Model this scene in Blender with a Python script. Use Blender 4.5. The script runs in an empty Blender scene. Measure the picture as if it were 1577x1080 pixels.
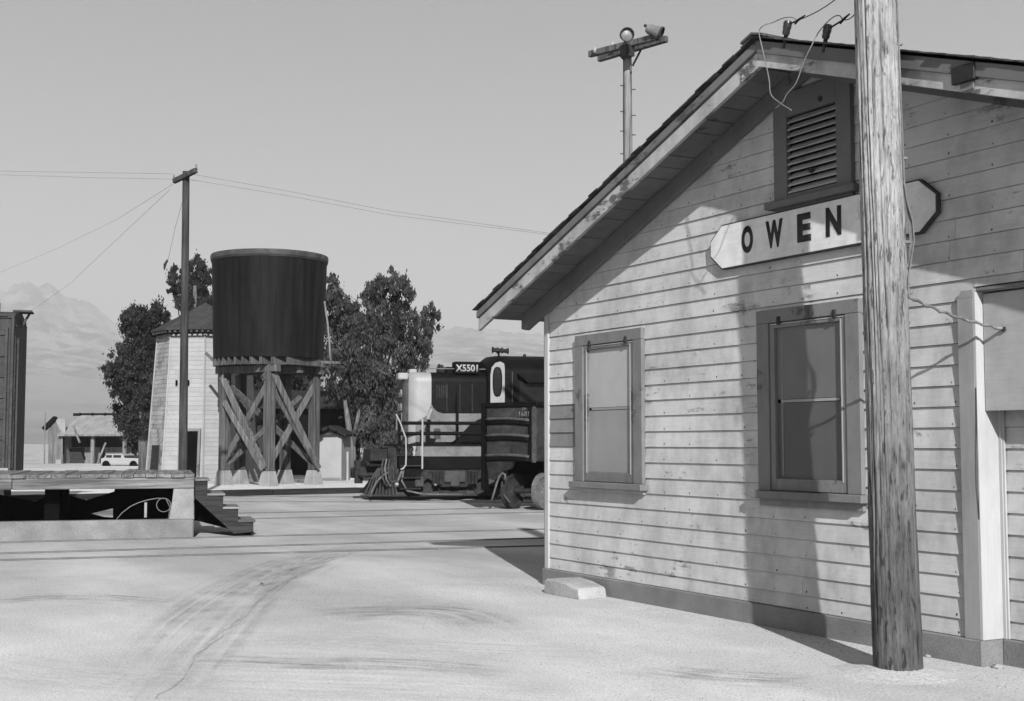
import bpy, bmesh, math, random
import numpy as np
from mathutils import Vector, Matrix, noise
random.seed(7); rng = np.random.default_rng(7)
S = bpy.context.scene
COL = S.collection
# ------------------------------------------------------------------ camera
F_PX = 2000.0; PITCH = math.atan(142 / F_PX); TH = math.radians(29.06); EYE = 1.6
HD = Vector((-math.cos(TH), math.sin(TH), 0)); UP = Vector((0, 0, 1))
FW = (HD * math.cos(PITCH) + UP * math.sin(PITCH)).normalized()
RT = FW.cross(UP).normalized(); UU = RT.cross(FW)
CAM = Vector((0, 0, EYE))
cd = bpy.data.cameras.new('camera'); co = bpy.data.objects.new('camera', cd); COL.objects.link(co)
cd.sensor_width = 36; cd.lens = F_PX / 1577 * 36; cd.clip_start = 0.1; cd.clip_end = 40000
M = Matrix((RT, UU, -FW)).transposed().to_4x4(); M.translation = CAM; co.matrix_world = M
S.camera = co
# ------------------------------------------------------------------ light
SUN_AZ = math.radians(20.3); SUN_EL = math.radians(27.5)      # light travels towards -X and a little +Y
to_sun = Vector((math.cos(SUN_AZ) * math.cos(SUN_EL), -math.sin(SUN_AZ) * math.cos(SUN_EL), math.sin(SUN_EL)))
W = bpy.data.worlds.new('World'); S.world = W; W.use_nodes = True
nt = W.node_tree; nt.nodes.clear()
sky = nt.nodes.new('ShaderNodeTexSky'); sky.sky_type = 'NISHITA'; sky.sun_disc = False
sky.sun_elevation = SUN_EL; sky.sun_rotation = math.atan2(to_sun.x, to_sun.y)
sky.air_density = 0.5; sky.dust_density = 0.6; sky.ozone_density = 1.0; sky.altitude = 1100
bw = nt.nodes.new('ShaderNodeRGBToBW'); bg = nt.nodes.new('ShaderNodeBackground'); wo = nt.nodes.new('ShaderNodeOutputWorld')
bg.inputs['Strength'].default_value = 0.05
nt.links.new(sky.outputs[0], bw.inputs[0]); nt.links.new(bw.outputs[0], bg.inputs[0]); nt.links.new(bg.outputs[0], wo.inputs[0])
sl = bpy.data.lights.new('sun', 'SUN'); sl.energy = 5.0; sl.angle = math.radians(0.5); sl.color = (1, 1, 1)
so = bpy.data.objects.new('sun', sl); COL.objects.link(so); so.rotation_euler = to_sun.to_track_quat('Z', 'Y').to_euler()
S.view_settings.view_transform = 'Standard'; S.view_settings.look = 'None'
S.view_settings.exposure = 1.36; S.view_settings.gamma = 1.0; S.view_settings.use_curve_mapping = False
S.cycles.volume_bounces = 1; S.cycles.max_bounces = 6; S.cycles.diffuse_bounces = 2; S.cycles.transparent_max_bounces = 32

# ------------------------------------------------------------------ survey helpers (where a sight line meets a plane)
def ray(x, y): return FW + RT * ((x - 788.5) / F_PX) - UU * ((y - 540) / F_PX)
def ground(x, y, z=0.0):
    d = ray(x, y); return CAM + d * ((z - EYE) / d.z)
def at(x, y, depth):
    return CAM + ray(x, y) * depth
def onY(x, y, Y):
    d = ray(x, y); return CAM + d * (Y / d.y)
class Frame:
    """local frame: x to the right along the thing, y away from the viewer, z up"""
    def __init__(s, o, yaw=0.0, xdir=None):
        s.o = Vector(o)
        if xdir is None:
            a = math.radians(yaw); r = RT.copy(); hh = HD.copy()
            xdir = r * math.cos(a) + hh * math.sin(a)
        s.x = Vector((xdir[0], xdir[1], 0)).normalized(); s.y = UP.cross(s.x)
        s.rot = math.atan2(s.x.y, s.x.x)
    def q(s, px, py, w=0.0):
        d = ray(px, py); t = ((s.o - CAM).dot(s.y) + w) / d.dot(s.y); p = CAM + d * t - s.o
        return (p.dot(s.x), w, p.z)
    def X(s, px, w=0.0): return s.q(px, 682, w)[0]
    def Z(s, px, py, w=0.0): return s.q(px, py, w)[2]
# ------------------------------------------------------------------ mesh builder
class MB:
    def __init__(s): s.v = []; s.f = []
    def add(s, vs, fs):
        n = len(s.v); s.v += [tuple(v) for v in vs]; s.f += [tuple(n + i for i in f) for f in fs]; return s
    def box(s, a, b):
        x0, y0, z0 = [min(a[i], b[i]) for i in range(3)]; x1, y1, z1 = [max(a[i], b[i]) for i in range(3)]
        return s.add([(x0,y0,z0),(x1,y0,z0),(x1,y1,z0),(x0,y1,z0),(x0,y0,z1),(x1,y0,z1),(x1,y1,z1),(x0,y1,z1)],
              [(0,3,2,1),(4,5,6,7),(0,1,5,4),(1,2,6,5),(2,3,7,6),(3,0,4,7)])
    def bar(s, p0, p1, w, h, side=None):
        p0 = Vector(p0); p1 = Vector(p1); d = (p1 - p0).normalized()
        side = Vector(side) if side is not None else d.cross(UP)
        if side.length < 1e-4: side = Vector((1, 0, 0))
        side = (side - d * side.dot(d)).normalized(); n = side.cross(d)
        c = [(-1,-1),(1,-1),(1,1),(-1,1)]
        vs = [p + side * (w/2*a) + n * (h/2*b) for p in (p0, p1) for a, b in c]
        return s.add(vs, [(0,1,2,3),(7,6,5,4),(0,4,5,1),(1,5,6,2),(2,6,7,3),(3,7,4,0)])
    def tube(s, pts, r, n=8, cap=True):
        pts = [Vector(p) for p in pts]; rs = r if isinstance(r, (list, tuple)) else [r] * len(pts)
        rings = []; ref = None
        for i, p in enumerate(pts):
            d = (pts[min(i+1, len(pts)-1)] - pts[max(i-1, 0)]).normalized()
            a = d.cross(UP) if ref is None else ref - d * ref.dot(d)
            if a.length < 1e-3: a = d.cross(Vector((1, 0, 0)))
            a.normalize(); ref = a; b = d.cross(a)
            rings.append([p + (a * math.cos(2*math.pi*k/n) + b * math.sin(2*math.pi*k/n)) * rs[i] for k in range(n)])
        vs = [v for rg in rings for v in rg]; fs = []
        for i in range(len(pts)-1):
            for k in range(n): fs.append((i*n+k, i*n+(k+1)%n, (i+1)*n+(k+1)%n, (i+1)*n+k))
        if cap: fs += [tuple(range(n))[::-1], tuple((len(pts)-1)*n+k for k in range(n))]
        return s.add(vs, fs)
    def lathe(s, prof, c=(0,0,0), n=32, a0=0, a1=2*math.pi):
        full = abs(a1-a0-2*math.pi) < 1e-6; m = n if full else n+1
        vs = [(c[0]+r*math.cos(a0+(a1-a0)*k/n), c[1]+r*math.sin(a0+(a1-a0)*k/n), c[2]+z) for r, z in prof for k in range(m)]
        fs = []
        for i in range(len(prof)-1):
            for k in range(n):
                k2 = (k+1) % m; fs.append((i*m+k, i*m+k2, (i+1)*m+k2, (i+1)*m+k))
        return s.add(vs, fs)
    def prism(s, poly, y0, y1):
        """poly of (x,z), extruded along y"""
        n = len(poly)
        vs = [(x, y0, z) for x, z in poly] + [(x, y1, z) for x, z in poly]
        return s.add(vs, [tuple(range(n)), tuple(range(2*n-1, n-1, -1))] + [(i, i+n, (i+1)%n+n, (i+1)%n) for i in range(n)])
    def prismx(s, poly, x0, x1):
        """poly of (y,z), extruded along x"""
        n = len(poly)
        vs = [(x0, y, z) for y, z in poly] + [(x1, y, z) for y, z in poly]
        return s.add(vs, [tuple(range(n)), tuple(range(2*n-1, n-1, -1))] + [(i, i+n, (i+1)%n+n, (i+1)%n) for i in range(n)])
    def mesh(s, name, bevel=0.0, fix=True):
        me = bpy.data.meshes.new(name); me.from_pydata(s.v, [], s.f)
        if fix or bevel:
            bm = bmesh.new(); bm.from_mesh(me); bmesh.ops.recalc_face_normals(bm, faces=bm.faces)
            if bevel: bmesh.ops.bevel(bm, geom=[e for e in bm.edges if len(e.link_faces) == 2 and e.calc_face_angle(0) > 0.6], offset=bevel, segments=1, affect='EDGES')
            bm.to_mesh(me); bm.free()
        return me
    def obj(s, name, mat, parent=None, smooth=False, bevel=0.0, fix=True):
        me = s.mesh(name, bevel, fix); me.materials.append(mat)
        if smooth:
            for p in me.polygons: p.use_smooth = True
            if smooth != 'all': me.set_sharp_from_angle(angle=math.radians(40))
        o = bpy.data.objects.new(name, me); COL.objects.link(o)
        if parent: o.parent = parent
        return o
def B(a, b): return MB().box(a, b)
def thing(name, label, cat, loc=(0,0,0), rot=0.0, group=None):
    o = bpy.data.objects.new(name, None); COL.objects.link(o); o.empty_display_size = 0.2
    o.location = loc; o.rotation_euler = (0, 0, rot); o['label'] = label; o['category'] = cat
    if group: o['group'] = group
    return o
def tag(o, label, cat, group=None):
    o['label'] = label; o['category'] = cat
    if group: o['group'] = group
    return o
def struct(o, kind='structure'): o['kind'] = kind; return o
def inst(src, loc, rot=(0,0,0), parent=None, scale=(1,1,1)):
    c = src.copy(); COL.objects.link(c); c.location = loc; c.rotation_euler = rot; c.scale = scale
    c.parent = parent if parent else src.parent
    return c
def place(o, fr): o.location = fr.o; o.rotation_euler = (0, 0, fr.rot); return o
def text_obj(txt, height, width, mat, parent, loc, rot=(math.pi/2, 0, 0), bold=0.0, name='lettering', thick=0.002):
    cu = bpy.data.curves.new('t', 'FONT'); cu.body = txt; cu.size = 1; cu.offset = bold; cu.extrude = 0; cu.align_x = 'LEFT'
    to = bpy.data.objects.new('t', cu); COL.objects.link(to)
    dg = bpy.context.evaluated_depsgraph_get(); me = bpy.data.meshes.new_from_object(to.evaluated_get(dg))
    bpy.data.objects.remove(to); bpy.data.curves.remove(cu)
    n = len(me.vertices); a = np.zeros(n*3); me.vertices.foreach_get('co', a); a = a.reshape(-1, 3)
    lo = a.min(0); hi = a.max(0); a -= lo; a[:, 0] *= width/(hi[0]-lo[0]); a[:, 1] *= height/(hi[1]-lo[1]); a[:, 0] -= width/2; a[:, 2] = 0
    me.vertices.foreach_set('co', a.ravel()); me.materials.clear(); me.materials.append(mat)
    bm = bmesh.new(); bm.from_mesh(me)
    r = bmesh.ops.extrude_face_region(bm, geom=bm.faces[:]); bmesh.ops.translate(bm, vec=(0, 0, thick), verts=[v for v in r['geom'] if isinstance(v, bmesh.types.BMVert)])
    bmesh.ops.recalc_face_normals(bm, faces=bm.faces); bm.to_mesh(me); bm.free()
    me.name = name
    o = bpy.data.objects.new(name, me); COL.objects.link(o); o.parent = parent; o.location = loc; o.rotation_euler = rot
    return o
# ------------------------------------------------------------------ materials (all neutral grey: a black-and-white place)
class NT:
    def __init__(s, name):
        s.m = bpy.data.materials.new(name); s.m.use_nodes = True; s.t = s.m.node_tree; s.t.nodes.clear()
        s.out = s.n('ShaderNodeOutputMaterial'); s.b = s.n('ShaderNodeBsdfPrincipled'); s.l(s.b.outputs[0], s.out.inputs[0])
        s.tc = s.n('ShaderNodeTexCoord').outputs['Object']
    def n(s, t): return s.t.nodes.new(t)
    def l(s, a, b): s.t.links.new(a, b)
    def noise(s, scale, stretch=(1,1,1), detail=5, rough=0.6, off=(0,0,0), dist=0.0, seed_obj=False):
        mp = s.n('ShaderNodeMapping'); mp.inputs['Scale'].default_value = stretch; mp.inputs['Location'].default_value = off
        s.l(s.tc, mp.inputs[0]); src = mp.outputs[0]
        if seed_obj:
            oi = s.n('ShaderNodeObjectInfo'); ml = s.n('ShaderNodeMath'); ml.operation = 'MULTIPLY'; ml.inputs[1].default_value = 37.0
            s.l(oi.outputs['Random'], ml.inputs[0]); va = s.n('ShaderNodeVectorMath'); va.operation = 'ADD'
            s.l(src, va.inputs[0]); s.l(ml.outputs[0], va.inputs[1]); src = va.outputs[0]
        no = s.n('ShaderNodeTexNoise'); no.inputs['Scale'].default_value = scale; no.inputs['Detail'].default_value = detail
        no.inputs['Roughness'].default_value = rough; no.inputs['Distortion'].default_value = dist
        s.l(src, no.inputs['Vector']); return no.outputs[0]
    def ramp(s, src, stops):
        r = s.n('ShaderNodeValToRGB'); e = r.color_ramp.elements
        while len(e) < len(stops): e.new(0.5)
        for el, (p, c) in zip(e, stops): el.position = p; el.color = (c, c, c, 1)
        s.l(src, r.inputs[0]); return r.outputs[0]
    def math(s, op, a, b=None):
        m = s.n('ShaderNodeMath'); m.operation = op
        for i, x in enumerate((a, b)):
            if x is None: continue
            if isinstance(x, (int, float)): m.inputs[i].default_value = x
            else: s.l(x, m.inputs[i])
        return m.outputs[0]
    def mix(s, fac, a, b):      # grey mix
        m = s.n('ShaderNodeMix'); m.data_type = 'FLOAT'
        for sock, x in ((m.inputs[0], fac), (m.inputs[2], a), (m.inputs[3], b)):
            if isinstance(x, (int, float)): sock.default_value = x
            else: s.l(x, sock)
        return m.outputs[0]
    def done(s, val, rough=0.85, bump=None, bstr=0.3, bdist=0.01, metal=0.0, spec=0.3):
        if isinstance(val, (int, float)): s.b.inputs['Base Color'].default_value = (val, val, val, 1)
        else: s.l(val, s.b.inputs['Base Color'])
        if isinstance(rough, (int, float)): s.b.inputs['Roughness'].default_value = rough
        else: s.l(rough, s.b.inputs['Roughness'])
        s.b.inputs['Metallic'].default_value = metal; s.b.inputs['Specular IOR Level'].default_value = spec
        if bump is not None:
            bn = s.n('ShaderNodeBump'); bn.inputs['Strength'].default_value = bstr; bn.inputs['Distance'].default_value = bdist
            s.l(bump, bn.inputs['Height']); s.l(bn.outputs[0], s.b.inputs['Normal'])
        return s.m
def rnd(t, amt):
    oi = t.n('ShaderNodeObjectInfo'); return t.math('ADD', t.math('MULTIPLY', oi.outputs['Random'], 2*amt), 1-amt)
def simple(name, base, rough=0.85, var=0.25, scale=2.0, stretch=(1,1,1), fine=30.0, bstr=0.3, bdist=0.01, metal=0.0, spec=0.12, obj=0.0):
    t = NT(name); a = t.noise(scale, stretch, 5); b = t.noise(fine, stretch, 3)
    v = t.math('MULTIPLY', t.ramp(a, [(0.25, 1-var), (0.75, 1+var)]), t.ramp(b, [(0.3, 1-var*0.6), (0.7, 1+var*0.6)]))
    # ramp colours clamp at 1+: rescale through the base
    v = t.math('MULTIPLY', v, base)
    if obj: v = t.math('MULTIPLY', v, rnd(t, obj))
    return t.done(v, rough, b, bstr, bdist, metal, spec)
def wood(name, base, dark, axis=2, grain=1.0, obj=0.12, bstr=0.5, rough=0.9, bdist=0.004):
    """weathered bare wood with the grain along one axis"""
    st = [14*grain]*3; st[axis] = 0.7*grain; st2 = [60*grain]*3; st2[axis] = 2.0*grain
    t = NT(name); g = t.noise(1.0, st, 6, 0.65, seed_obj=True); f = t.noise(1.0, st2, 4, 0.6, seed_obj=True); p = t.noise(0.9, (1,1,1), 4, seed_obj=True)
    v = t.mix(t.ramp(g, [(0.38, 0), (0.62, 1)]), dark, base)
    v = t.math('MULTIPLY', v, t.ramp(f, [(0.25, 0.65), (0.6, 1.0)])); v = t.math('MULTIPLY', v, t.ramp(p, [(0.3, 0.75), (0.7, 1.0)]))
    if obj: v = t.math('MULTIPLY', v, rnd(t, obj))
    return t.done(v, rough, t.math('ADD', g, f), bstr, bdist, spec=0.08)
def painted(name, base, bare=0.12, peel=0.56, obj=0.05, axis=0, dirt=0.25, rough=0.7, pscale=1.3):
    """old paint on boards: peeled grains, stains, dust"""
    st = [9.0]*3; st[axis] = 1.3; st2 = [50.0]*3; st2[axis] = 4.0
    t = NT(name); big = t.noise(pscale, (1,1,1), 4, 0.55); g = t.noise(1.0, st, 6, 0.7); f = t.noise(1.0, st2, 4, 0.7, seed_obj=True)
    spot = t.noise(7.0, (1,1,1.6), 6, 0.75)
    m = t.math('ADD', t.math('MULTIPLY', big, 0.55), t.math('MULTIPLY', g, 0.45)); m = t.math('ADD', m, t.math('MULTIPLY', t.math('SUBTRACT', spot, 0.5), 0.34))
    mask = t.ramp(m, [(peel, 0), (peel+0.045, 1)])
    d = t.ramp(t.noise(2.6, (1,1,0.6), 6, 0.7, off=(3,1,7)), [(0.42, 1.0), (0.72, 1-dirt)])
    v = t.math('MULTIPLY', t.math('MULTIPLY', base, d), t.ramp(f, [(0.3, 0.88), (0.7, 1.0)]))
    v = t.mix(mask, v, t.math('MULTIPLY', t.ramp(f, [(0.3, 0.55), (0.7, 1.0)]), bare))
    if obj: v = t.math('MULTIPLY', v, rnd(t, obj))
    h = t.math('SUBTRACT', t.math('MULTIPLY', f, 0.6), t.math('MULTIPLY', mask, 0.5))
    return t.done(v, rough, h, 0.4, 0.004)
MT = {}
MT['siding'] = painted('siding_paint', 0.41, 0.20, 0.59, 0.06, dirt=0.38)
MT['siding_bare'] = painted('siding_unpainted', 0.17, 0.10, 0.60, 0.10, dirt=0.4)
MT['trim'] = painted('trim_paint', 0.145, 0.07, 0.58, 0.05, axis=2, dirt=0.3)
MT['trim_light'] = painted('barge_paint', 0.34, 0.10, 0.55, 0.06, axis=0, dirt=0.5, pscale=2.2)
MT['trim_mid'] = painted('crown_paint', 0.13, 0.06, 0.56, 0.06, axis=0, dirt=0.4)
MT['vent'] = painted('vent_paint', 0.10, 0.06, 0.62, 0.05, axis=2, dirt=0.2)
MT['louvre'] = painted('louvre_paint', 0.30, 0.15, 0.62, 0.08, dirt=0.3)
MT['soffit'] = painted('soffit_paint', 0.12, 0.06, 0.60, 0.12, axis=1, dirt=0.35)
MT['post'] = painted('post_paint', 0.34, 0.22, 0.66, 0.03, axis=2, dirt=0.15)
MT['postgrey'] = painted('post_front_paint', 0.24, 0.14, 0.62, 0.05, axis=2, dirt=0.3)
MT['board'] = painted('panel_paint', 0.31, 0.2, 0.66, 0.03, dirt=0.25)
MT['sign'] = painted('sign_enamel', 0.56, 0.15, 0.615, 0.0, dirt=0.3, pscale=2.5)
MT['signedge'] = simple('sign_edge', 0.04)
MT['black'] = simple('black_paint', 0.012, 0.55, 0.4, spec=0.3)
MT['shingle'] = wood('roof_shingle', 0.09, 0.035, axis=0, obj=0.35)
MT['concrete'] = simple('concrete', 0.145, 0.95, 0.3, 2.2, fine=60, bstr=0.6, bdist=0.008)
MT['footing'] = simple('pale_concrete', 0.19, 0.95, 0.3, 2.5, fine=60, bstr=0.6, bdist=0.01)
MT['sill'] = simple('sill_concrete', 0.15, 0.95, 0.4, 1.6, fine=50, bstr=0.8, bdist=0.015)
MT['slab'] = simple('worn_slab', 0.27, 0.95, 0.3, 3.5, fine=60, bstr=0.8, bdist=0.015)
MT['dark'] = simple('dark_void', 0.008, 1.0, 0.2, spec=0.0)
MT['deck'] = wood('deck_wood', 0.20, 0.09, axis=1, obj=0.22)
MT['beam'] = wood('beam_wood', 0.22, 0.08, axis=0, obj=0.08)
MT['timber'] = wood('tower_timber', 0.12, 0.045, axis=2, obj=0.2)
MT['brace'] = wood('brace_timber', 0.14, 0.055, axis=2, obj=0.25)
MT['stair'] = wood('stair_wood', 0.045, 0.02, axis=0, obj=0.1)
MT['farpole'] = wood('pole_wood_dark', 0.062, 0.03, axis=2)
MT['lamppole'] = wood('pole_wood_pale', 0.25, 0.09, axis=2, obj=0)
MT['tar_shade'] = simple('tarred_wood_and_shade', 0.003, 0.95, 0.4, spec=0.02)  # tarred wood, also the black of shade painted under deck, stairs and eave
MT['rail'] = simple('rail_steel', 0.09, 0.7, 0.4, spec=0.3)
MT['steel_dark'] = simple('rusty_steel', 0.022, 0.75, 0.5, 3, fine=25)
MT['kerb'] = wood('kerb_timber', 0.03, 0.015, axis=0)
MT['insul'] = simple('dark_glaze', 0.015, 0.3, 0.2, spec=0.5)
MT['wire'] = simple('old_wire', 0.13, 0.6, 0.3)
MT['wiredark'] = simple('dark_wire', 0.02, 0.7, 0.3)
MT['locoblack'] = simple('locomotive_black', 0.004, 0.5, 0.5, 1.6, fine=12, bstr=0.1, spec=0.04)
MT['silver'] = simple('silver_paint', 0.185, 0.5, 0.12, 3, fine=30, bstr=0.05, spec=0.4)
MT['silver_dull'] = simple('dull_silver_paint', 0.11, 0.7, 0.3, 3, fine=20, bstr=0.05)
MT['grime'] = simple('grimy_iron', 0.017, 0.75, 0.7, 4, fine=18, bstr=0.6, bdist=0.02)
MT['white'] = simple('white_paint', 0.24, 0.7, 0.06, 3, bstr=0.1)
MT['whitewall'] = painted('whitewashed_boards', 0.25, 0.15, 0.68, 0.03, axis=2, dirt=0.15)
MT['glass_dark'] = simple('dark_glass', 0.01, 0.12, 0.2, spec=0.5, bstr=0.0)
MT['barn'] = wood('barn_wood', 0.006, 0.003, axis=2)
MT['barnroof'] = wood('barn_roofing', 0.03, 0.014, axis=1)
MT['shedwall'] = wood('shed_boards', 0.22, 0.09, axis=2)
MT['tin'] = simple('tin_roofing', 0.20, 0.7, 0.3, 1.0, stretch=(3,1,1), fine=8, bstr=0.1)
MT['bark'] = wood('tree_bark', 0.15, 0.07, axis=2, obj=0)
MT['rimpaint'] = simple('tank_rim_paint', 0.04, 0.6, 0.6, 3)
MT['nose_shade'] = simple('nose_front_shade', 0.06, 0.6, 0.5, 5, fine=20)  # darker nose colour: shade on the front and dark striping painted in
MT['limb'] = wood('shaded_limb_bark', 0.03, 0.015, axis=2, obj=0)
MT['boxcar'] = simple('boxcar_paint', 0.036, 0.75, 0.4, 2, fine=14)
MT['boxrib'] = simple('boxcar_rib_paint', 0.04, 0.75, 0.4, 2, fine=14)
MT['gondola'] = simple('gondola_paint', 0.024, 0.7, 0.65, 1.8, fine=9, bstr=0.3)
MT['gondola_rib'] = simple('gondola_rib_paint', 0.045, 0.65, 0.5, 3, fine=12)
MT['wheel'] = simple('worn_wheel_steel', 0.085, 0.6, 0.4, 6, fine=25)
MT['gravel'] = simple('gravel_grit', 0.2, 0.95, 0.3, 8, fine=60)
MT['stone'] = simple('stone', 0.22, 0.95, 0.3, 8, fine=60)

def tank_mat():
    t = NT('tank_paint'); s1 = t.noise(1.0, (5,5,0.25), 5, 0.65); s2 = t.noise(1.0, (1,1,0.6), 5, 0.6, off=(5,5,5)); sp = t.noise(3.5, (1,1,1), 5)
    v = t.math('MULTIPLY', t.ramp(s1, [(0.42, 0.35), (0.68, 1.0)]), t.ramp(s2, [(0.3, 0.65), (0.7, 1.0)])); v = t.math('MULTIPLY', v, t.ramp(sp, [(0.3, 0.8), (0.7, 1.0)]))
    v = t.math('MULTIPLY', v, 0.0125); return t.done(v, 0.62, sp, 0.1, 0.01, spec=0.08)
MT['tank'] = tank_mat()
def leaf_mat(name, lo, hi):
    t = NT(name); a = t.noise(1.2, (1,1,1), 4); b = t.noise(9, (1,1,1), 3)
    v = t.mix(t.ramp(t.math('ADD', t.math('MULTIPLY', a, 0.6), t.math('MULTIPLY', b, 0.4)), [(0.40, 0), (0.60, 1)]), lo, hi)  # noise puts lit clumps and dark gaps into the leaf colour
    m = t.done(v, 0.7, spec=0.15)
    tr = t.n('ShaderNodeBsdfTranslucent'); mx = t.n('ShaderNodeMixShader'); mx.inputs[0].default_value = 0.15
    t.l(v, tr.inputs[0]); t.l(t.b.outputs[0], mx.inputs[1]); t.l(tr.outputs[0], mx.inputs[2]); t.l(mx.outputs[0], t.out.inputs[0]); return m
MT['leaf_dark'] = leaf_mat('conifer_foliage', 0.005, 0.036)
MT['leaf_soft'] = leaf_mat('willow_foliage', 0.008, 0.060)
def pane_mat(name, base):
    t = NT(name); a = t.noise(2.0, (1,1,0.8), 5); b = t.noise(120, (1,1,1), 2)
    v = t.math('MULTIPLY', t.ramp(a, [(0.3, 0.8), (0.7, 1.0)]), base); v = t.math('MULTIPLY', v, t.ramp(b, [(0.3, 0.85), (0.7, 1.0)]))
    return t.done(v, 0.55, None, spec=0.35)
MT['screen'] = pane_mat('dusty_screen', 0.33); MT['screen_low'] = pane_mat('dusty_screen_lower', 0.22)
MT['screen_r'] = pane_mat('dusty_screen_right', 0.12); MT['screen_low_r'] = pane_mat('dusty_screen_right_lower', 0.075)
def mountain_mat():
    t = NT('granite'); a = t.noise(0.007, (1.5,1.5,0.7), 8, 0.7); b = t.noise(0.0012, (1,1,1), 4)
    v = t.mix(t.ramp(a, [(0.44, 0), (0.58, 1)]), 0.04, 0.36); v = t.math('MULTIPLY', v, t.ramp(b, [(0.3, 0.7), (0.7, 1.0)]))
    return t.done(v, 0.95, a, 1.0, 70.0, spec=0.05)
MT['mountain'] = mountain_mat()
MT['fan'] = simple('desert_scrub', 0.10, 0.95, 0.5, 0.004, fine=0.03, bstr=0.2, bdist=3.0, spec=0.1)
def ground_mat(name='sand', far=False):
    t = NT(name)
    big = t.noise(0.22, (1,1,1), 5, 0.6, dist=0.6); mid = t.noise(1.3, (1,1,1), 6, 0.65, off=(2,4,0)); fine = t.noise(45, (1,1,1), 4, 0.75); grit = t.noise(130, (1,1,1), 3, 0.7)
    # swept bands running along the tracks (world direction of the rails)
    st = t.n('ShaderNodeMapping'); st.inputs['Rotation'].default_value = (0, 0, -math.radians(63.5)); st.inputs['Scale'].default_value = (0.16, 1.0, 1)
    t.l(t.tc, st.inputs[0]); bn = t.n('ShaderNodeTexNoise'); bn.inputs['Scale'].default_value = 0.75; bn.inputs['Detail'].default_value = 5; t.l(st.outputs[0], bn.inputs['Vector'])
    v = t.mix(t.ramp(t.math('ADD', t.math('MULTIPLY', big, 0.5), t.math('MULTIPLY', bn.outputs[0], 0.5)), [(0.42, 0), (0.60, 1)]), 0.46, 0.64)
    v = t.math('MULTIPLY', v, t.ramp(mid, [(0.3, 0.88), (0.6, 1.0)])); v = t.math('MULTIPLY', v, t.ramp(fine, [(0.30, 0.60), (0.58, 1.0)])); v = t.math('MULTIPLY', v, t.ramp(grit, [(0.32, 0.62), (0.52, 1.0)]))
    # ground colour is paler near the camera and darker farther out
    sep = t.n('ShaderNodeVectorMath'); sep.operation = 'DOT_PRODUCT'; sep.inputs[1].default_value = (HD.x, HD.y, 0); t.l(t.tc, sep.inputs[0])
    strip = t.n('ShaderNodeMapRange'); strip.inputs[1].default_value = 8.5; strip.inputs[2].default_value = 21.0; strip.inputs[3].default_value = 1.15; strip.inputs[4].default_value = 0.74
    t.l(sep.outputs['Value'], strip.inputs[0]); v = t.math('MULTIPLY', v, strip.outputs[0])
    return t.done(v, 0.97, t.math('ADD', t.math('MULTIPLY', fine, 0.7), t.math('MULTIPLY', mid, 1.2)), 0.8, 0.035, spec=0.05)
MT['ground'] = ground_mat()
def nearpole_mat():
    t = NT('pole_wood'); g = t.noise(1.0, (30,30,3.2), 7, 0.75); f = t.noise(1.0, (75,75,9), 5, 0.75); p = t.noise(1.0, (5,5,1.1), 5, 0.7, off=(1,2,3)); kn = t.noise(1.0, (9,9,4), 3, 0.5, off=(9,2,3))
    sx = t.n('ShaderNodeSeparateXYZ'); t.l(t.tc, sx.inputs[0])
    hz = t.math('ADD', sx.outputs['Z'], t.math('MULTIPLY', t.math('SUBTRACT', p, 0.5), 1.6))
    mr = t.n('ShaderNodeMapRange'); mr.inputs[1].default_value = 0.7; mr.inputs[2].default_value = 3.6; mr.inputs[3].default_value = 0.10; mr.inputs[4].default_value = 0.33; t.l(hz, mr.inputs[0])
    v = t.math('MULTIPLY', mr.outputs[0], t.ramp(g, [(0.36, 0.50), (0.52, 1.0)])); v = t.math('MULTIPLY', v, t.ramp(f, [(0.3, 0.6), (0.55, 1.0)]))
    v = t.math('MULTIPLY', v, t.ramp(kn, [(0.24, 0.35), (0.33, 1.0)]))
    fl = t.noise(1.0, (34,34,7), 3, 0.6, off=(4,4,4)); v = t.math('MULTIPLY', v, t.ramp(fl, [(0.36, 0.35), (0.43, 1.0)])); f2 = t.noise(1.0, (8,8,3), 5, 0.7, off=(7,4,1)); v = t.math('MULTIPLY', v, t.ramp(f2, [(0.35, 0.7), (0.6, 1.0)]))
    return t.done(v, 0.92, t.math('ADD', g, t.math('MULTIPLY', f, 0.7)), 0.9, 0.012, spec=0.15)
MT['nearpole'] = nearpole_mat()

# ================================================================== SETTING: ground, yard, mountains, haze
def grid_sheet(name, x0, x1, y0, y1, z, mat):
    return struct(MB().add([(x0,y0,z),(x1,y0,z),(x1,y1,z),(x0,y1,z)], [(0,1,2,3)]).obj(name, mat, fix=False))
grid_sheet('ground', -6900, 1200, -2400, 6900, 0.0, MT['ground'])
# raised yard behind the kerb
KF = Frame(ground(420, 763), xdir=ground(560, 759.6) - ground(420, 763))
YZ = 0.16
ym = B((-60, 0.32, -0.2), (60, 70, YZ)).obj('yard', MT['ground'])
struct(place(ym, KF))
kt = thing('timber_kerb', 'dark low timber kerb running along the yard in front of the water tank', 'kerb', KF.o, KF.rot)
for k in range(-14, 12):
    L = 3.0
    B((k*L+0.01, 0.0+random.uniform(-.015,.015), -0.05), ((k+1)*L-0.01, 0.30, YZ+random.uniform(0.0,0.03))).obj('timber', MT['kerb'], kt, bevel=0.015)

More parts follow.
